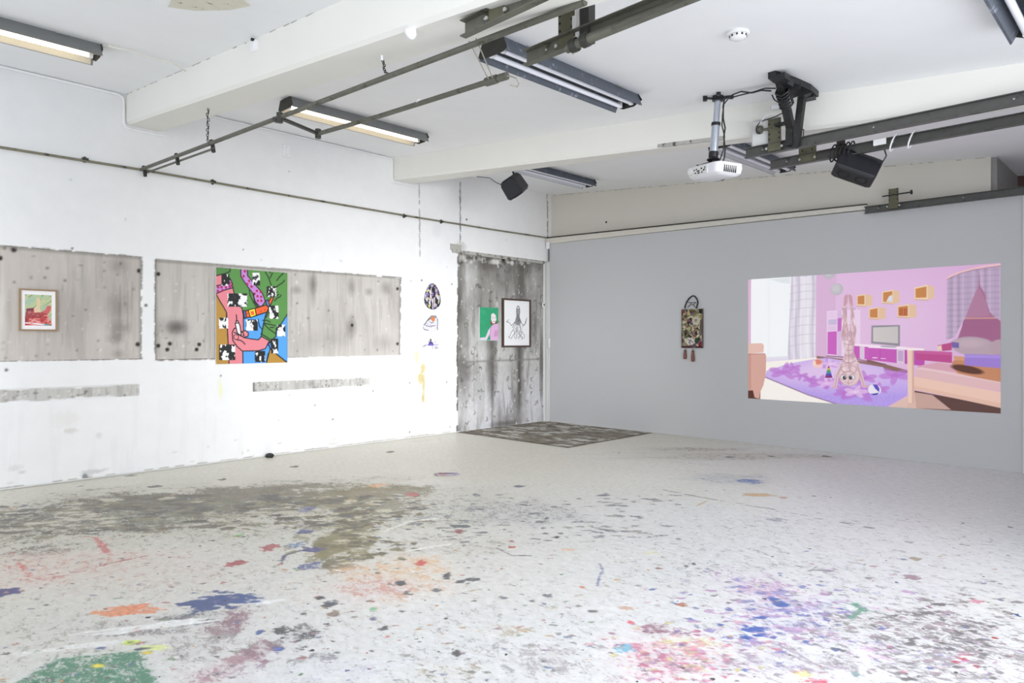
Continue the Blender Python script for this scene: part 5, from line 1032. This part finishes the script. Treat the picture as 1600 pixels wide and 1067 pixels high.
def flower(k, cx, cy, s, rgb=FLW, sq=.35, al=.85):
    for a in range(5):
        an_ = a * 1.257 + cx; q = k(cx + s * .62 * math.cos(an_), cy + s * .62 * sq * math.sin(an_)); p_ = hm(*q); c.ell(p_, s * .0010, s * .00042, rgb, al * .75, .3, math.atan2(math.sin(an_) * -sq, math.cos(an_)))
for a in ((270, 742, 95), (380, 768, 50), (440, 790, 50), (500, 812, 80), (330, 712, 50), (560, 690, 60), (640, 790, 60), (790, 780, 70), (570, 820, 60)): flower(KA, *a)
for a in ((745, 870, 120), (650, 880, 60)): flower(KA, *a); 
flower(KA, 730, 870, 70, (240, 214, 244)); flower(KB, 160, 765, 90); flower(KB, 60, 850, 60); flower(KA, 545, 815, 60, (238, 206, 244)); flower(KA, 570, 690, 50, (242, 216, 246))
# wardrobe, low cabinet, television
P((240, 214, 240), AA((545, 352), (760, 345), (758, 655), (545, 640))); P((222, 190, 226), AA((612, 350), (640, 350), (640, 650), (612, 646))); P((236, 206, 236), AA((552, 360), (608, 358), (608, 398), (552, 400))); P((206, 190, 222), AA((554, 408), (608, 404), (608, 440), (554, 442))); P((230, 200, 230), AA((552, 448), (608, 446), (608, 476), (552, 480)))
P((206, 104, 196), AA((550, 486), (609, 482), (608, 634), (549, 628))); P((200, 112, 198), AA((614, 400), (640, 396), (640, 480), (614, 484))); c.line(AA((545, 640), (760, 655)), .014, (120, 84, 110), .8)
P((200, 96, 188), AA((716, 574), (756, 578), (756, 656), (716, 650))); P((226, 204, 226), AA((756, 578), (786, 580), (786, 660), (756, 656))); P((204, 100, 190), AA((786, 582), (920, 588), (920, 676), (786, 660))); P((200, 96, 186), BB((-10, 588), (172, 598), (172, 686), (-10, 664))); P((222, 204, 224), BB((172, 598), (222, 602), (222, 692), (172, 686))); P((200, 168, 206), BB((180, 606), (214, 608), (214, 676), (180, 672))); P((192, 84, 176), BB((222, 602), (350, 610), (350, 706), (222, 690)))
c.line(BB((65, 596), (65, 672)), .006, (176, 74, 164)); P((250, 232, 246), AA((705, 562), (920, 574), (920, 588), (705, 574))); P((250, 232, 246), BB((-10, 574), (150, 576), (345, 594), (345, 606), (-10, 588)))
c.line(AA((838, 652), (862, 654)), .008, (240, 220, 236)); c.line(BB((70, 656), (100, 658)), .008, (244, 224, 240)); c.line(BB((20, 650), (48, 652)), .008, (244, 224, 240))
c.line(AA((716, 658), (920, 694)), .012, (120, 70, 110), .8)
P((150, 144, 156), BB((10, 446), (192, 442), (192, 578), (8, 560))); P((214, 208, 206), BB((20, 458), (180, 452), (180, 560), (20, 548))); w, m = c.polymask(BB((20, 458), (180, 452), (180, 560), (20, 548))); c.put(w, m * np.clip((nx[w] - .5) * 4, 0, 1), (186, 178, 180), .6); P((180, 172, 188), BB((60, 574), (180, 578), (160, 588), (80, 584))); 
# box shelves
def shelf(k, f, sd, op):
    P((244, 214, 182), k(*f)); P((232, 196, 164), k(*sd)); P((204, 138, 82), k(*op)); c.line(k(f[2], f[3]), .008, (206, 160, 130))
shelf(CC, [(530, 114), (602, 105), (602, 208), (530, 202)], [(602, 105), (660, 118), (660, 200), (602, 208)], [(538, 122), (594, 116), (594, 190), (538, 188)])
shelf(CC, [(742, 84), (834, 68), (834, 186), (742, 180)], [(834, 68), (886, 82), (886, 172), (834, 186)], [(750, 92), (826, 80), (826, 172), (750, 168)]); P((226, 226, 236), CC((776, 166), (800, 122), (826, 110), (826, 170)))
shelf(CC, [(632, 226), (712, 212), (712, 316), (632, 308)], [(712, 212), (770, 222), (770, 306), (712, 316)], [(640, 234), (704, 222), (704, 302), (640, 298)])
shelf(CC, [(868, 204), (964, 188), (964, 302), (868, 296)], [(964, 188), (1026, 196), (1026, 300), (964, 302)], [(876, 212), (956, 200), (956, 288), (876, 284)])
for q in (890, 905, 925, 940): c.line(CC((q, 280), (q + 4, 225)), .016, (176, 84, 66), .8)
shelf(BB, [(285, 202), (370, 184), (372, 282), (285, 280)], [(370, 184), (412, 200), (412, 268), (372, 282)], [(292, 210), (362, 196), (362, 266), (292, 268)])
# lamps
for k, cx, cy, r in ((KA, 560, 112, 42), (KA, 609, 214, 44)):
    p = hm(*k(cx, cy)); c.ell(p, r * .0019, r * .00185, (196, 190, 198)); c.ell((p[0] - .012, p[1] + .012), r * .0012, r * .0012, (214, 208, 214), .7, .8)
c.line(AA((600, 100), (609, 170)), .004, (200, 180, 200))
# armchair
P((100, 60, 50), AA((30, 850), (120, 850), (118, 918), (30, 920))); P((218, 170, 158), AA((30, 626), (150, 626), (157, 640), (154, 760), (138, 830), (118, 872), (112, 915), (82, 905), (72, 860), (30, 862))); P((204, 154, 142), AA((30, 626), (60, 626), (60, 855), (30, 860))); P((234, 194, 182), AA((30, 562), (128, 558), (142, 572), (140, 618), (30, 628))); c.line(AA((30, 628), (150, 626)), .01, (170, 110, 100), .7); P((90, 50, 44), AA((30, 868), (72, 864), (82, 905), (30, 918)))
# canopy bed
P((172, 118, 150), BB((690, 150), (610, 400), (560, 530), (580, 560), (840, 570), (840, 60), (700, 90))); P((164, 104, 140), BB((600, 405), (830, 400), (840, 565), (570, 545))); c.line(BB((606, 400), (815, 398)), .014, (212, 158, 146)); P((180, 128, 160), BB((690, 190), (740, 290), (765, 385), (612, 395), (650, 290)))
def chk(u, v):
    base = np.array((194, 172, 200)) + (np.sin(u * 70) * 8)[..., None]; s1 = (np.mod(u * 15, 1) < .35) * 1.0; s2 = (np.mod(v * 15, 1) < .35) * 1.0
    return base - (s1 * 8 + s2 * 8)[..., None]
c.polyfn(BB((494, 146), (560, 118), (640, 92), (700, 84), (696, 190), (664, 260), (640, 320), (608, 402), (572, 460), (545, 520), (488, 538)), chk); c.polyfn(BB((700, 84), (770, 72), (842, 62), (842, 420), (800, 392), (768, 360), (744, 290), (742, 250), (706, 190)), chk)
c.line(BB((495, 144), (520, 125), (580, 104), (660, 82), (740, 66), (845, 54)), .022, (238, 198, 200)); c.line(BB((495, 150), (580, 112), (660, 90), (845, 63)), .008, (170, 130, 150))
c.ell(hm(*KB(665, 580)), .235, .115, (186, 164, 176), 1, .15, -.12); c.ell(hm(*KB(830, 590)), .1, .1, (184, 160, 172), 1, .15); c.ell(hm(*KB(640, 560)), .14, .05, (200, 178, 188), .7, .8)
P((120, 104, 168), BB((522, 550), (570, 556), (570, 590), (525, 586))); P((190, 82, 138), BB((435, 572), (524, 554), (524, 604), (446, 610))); P((236, 208, 196), BB((430, 580), (458, 570), (462, 608), (438, 606)))
P((222, 190, 200), BB((330, 700), (430, 680), (840, 720), (840, 820), (300, 760))); P((216, 150, 172), BB((300, 705), (430, 682), (560, 700), (560, 755), (330, 730)), .6)
P((192, 80, 144), BB((296, 604), (526, 616), (526, 686), (296, 664))); P((206, 104, 164), BB((296, 606), (526, 618), (526, 636), (296, 624)), .7)
P((226, 186, 190), BB((292, 732), (318, 712), (540, 745), (840, 805), (840, 868), (294, 778))); P((236, 204, 208), BB((292, 730), (330, 712), (840, 800), (840, 815), (330, 728)), .8)
P((200, 138, 104), BB((524, 684), (545, 664), (640, 668), (840, 722), (840, 808), (700, 782), (560, 752))); c.ell(hm(*KB(622, 726)), .165, .045, (90, 56, 48), .95, .3, -.2); P((214, 158, 124), BB((535, 640), (606, 645), (606, 670), (540, 668)))
P((160, 130, 212), BB((606, 628), (842, 634), (842, 720), (606, 700))); P((178, 150, 226), BB((606, 632), (842, 638), (842, 656), (606, 650)), .8)
P((96, 68, 64), BB((285, 862), (840, 968), (840, 1022), (640, 1002), (300, 975))); P((228, 190, 178), BB((285, 872), (400, 890), (520, 985), (300, 975)), .8)
P((238, 200, 184), BB((276, 772), (840, 872), (840, 974), (276, 852))); P((228, 186, 168), BB((276, 830), (840, 944), (840, 974), (276, 852)), .8)
P((240, 206, 190), BB((238, 588), (272, 588), (280, 604), (282, 942), (244, 940))); P((210, 166, 152), BB((270, 600), (282, 604), (282, 942), (270, 942)), .8); P((250, 236, 240), BB((240, 590), (345, 592), (345, 606), (240, 604)))
# toys
p = hm(*KA(485, 688)); c.ell(p, .068, .066, (246, 206, 208)); c.ell((p[0] + .008, p[1] + .02), .052, .036, (226, 130, 110), .9, .3); c.ell((p[0] - .04, p[1]), .02, .04, (250, 226, 210), .9, .3)
for i, col in enumerate([(160, 40, 90), (200, 190, 60), (90, 160, 80), (80, 130, 190), (90, 70, 170), (130, 40, 110)]):
    t0_, t1_ = i / 6, (i + 1) / 6; yy0, yy1 = 705 + 75 * t0_, 705 + 75 * t1_; P(col, AA((557 - 3 - 21 * t0_, yy0), (557 + 3 + 21 * t0_, yy0), (557 + 3 + 21 * t1_, yy1), (557 - 3 - 21 * t1_, yy1)))
p = hm(*KA(850, 857)); c.ell(p, .078, .074, (238, 232, 244)); P((96, 78, 190), AA((838, 822), (868, 824), (882, 850), (880, 872), (855, 850))); P((90, 74, 186), AA((822, 884), (850, 880), (880, 876), (868, 890), (845, 893)))
# the upside-down pale figure
BODY, SH = (228, 198, 206), (168, 126, 136)
P(BODY, AA((656, 262), (668, 246), (680, 252), (676, 300), (672, 350), (682, 440), (690, 500), (688, 556), (646, 552), (636, 490), (642, 420), (646, 340)))
P(BODY, AA((682, 252), (694, 245), (708, 262), (712, 330), (724, 400), (734, 470), (728, 552), (694, 556), (690, 500), (694, 430), (694, 360)))
P((206, 160, 172), AA((656, 262), (668, 246), (680, 252), (676, 300), (664, 322), (652, 320))); P((206, 160, 172), AA((682, 252), (694, 245), (708, 262), (712, 318), (700, 326), (690, 300)))
P(BODY, AA((648, 545), (684, 536), (726, 545), (722, 575), (714, 610), (736, 660), (748, 700), (740, 735), (636, 735), (632, 700), (652, 650), (660, 612), (650, 578)))
for pts in (((642, 690), (626, 730), (610, 762), (598, 838)), ((740, 690), (752, 735), (766, 775), (782, 832))):
    c.line(AA(*pts), .048, BODY); c.line(AA(*pts), .012, SH, .5)
c.ell(hm(*KA(596, 840)), .03, .014, (216, 176, 184)); c.ell(hm(*KA(792, 834)), .045, .014, (216, 176, 184))
hd = hm(*KA(688, 764)); c.ell(hd, .136, .142, (196, 160, 168)); c.ell(hd, .128, .134, (232, 204, 208))
K = KA; LW = .009; INK = (182, 142, 154)
for l in [((650, 340), (660, 400), (648, 470), (660, 540)), ((670, 330), (668, 420), (680, 480), (676, 540)), ((706, 330), (704, 400), (722, 470), (712, 540)), ((692, 440), (700, 500), (698, 545)), ((644, 480), (664, 500), (684, 486)), ((694, 480), (714, 500), (730, 486)), ((655, 560), (684, 570), (722, 560)), ((664, 600), (684, 606), (712, 600)), ((660, 630), (684, 640), (716, 630)), ((650, 670), (684, 690), (730, 670)), ((684, 560), (684, 690)), ((660, 690), (684, 680), (708, 690)), ((645, 735), (660, 745), (684, 738), (720, 748), (735, 735)), ((684, 790), (682, 824)), ((640, 760), (655, 750), (672, 762)), ((700, 762), (716, 750), (732, 760)), ((666, 745), (690, 735), (706, 745))]: ink(*l, w=.8)
w, m = c.polymask(AA((640, 330), (736, 330), (748, 735), (632, 735))); n = fbm(U[w] * 26, V[w] * 13, 77, 4); bodym = (np.abs(c.c[w] - np.array(BODY)).sum(-1) < 30) * m; c.put(w, bodym * np.clip((n - .52) * 8, 0, 1), (188, 146, 162), .6); c.put(w, bodym * np.clip((.45 - n) * 8, 0, 1), (246, 228, 232), .8)
for ex, px in ((652, 657), (704, 698)):
    c.ell(hm(*KA(ex, 777)), .042, .036, (120, 80, 96)); c.ell(hm(*KA(ex, 777)), .037, .031, (242, 238, 244)); c.ell(hm(*KA(px, 779)), .021, .024, (44, 40, 52)); c.ell(hm(*KA(px + 3, 776)), .006, .006, (236, 236, 240))
ink((660, 806), (688, 818), (716, 806), w=.7); ink((640, 730), (656, 748), w=.7)
pos = wallpos_y(c, -.0235)
tag(c.mesh('projected_picture', pos, paint_mat('projected_light', .8, .01, 50, emit=.66, base=.38), None), 'projected pink nursery scene with an upside-down pale figure on the grey wall', 'projection')
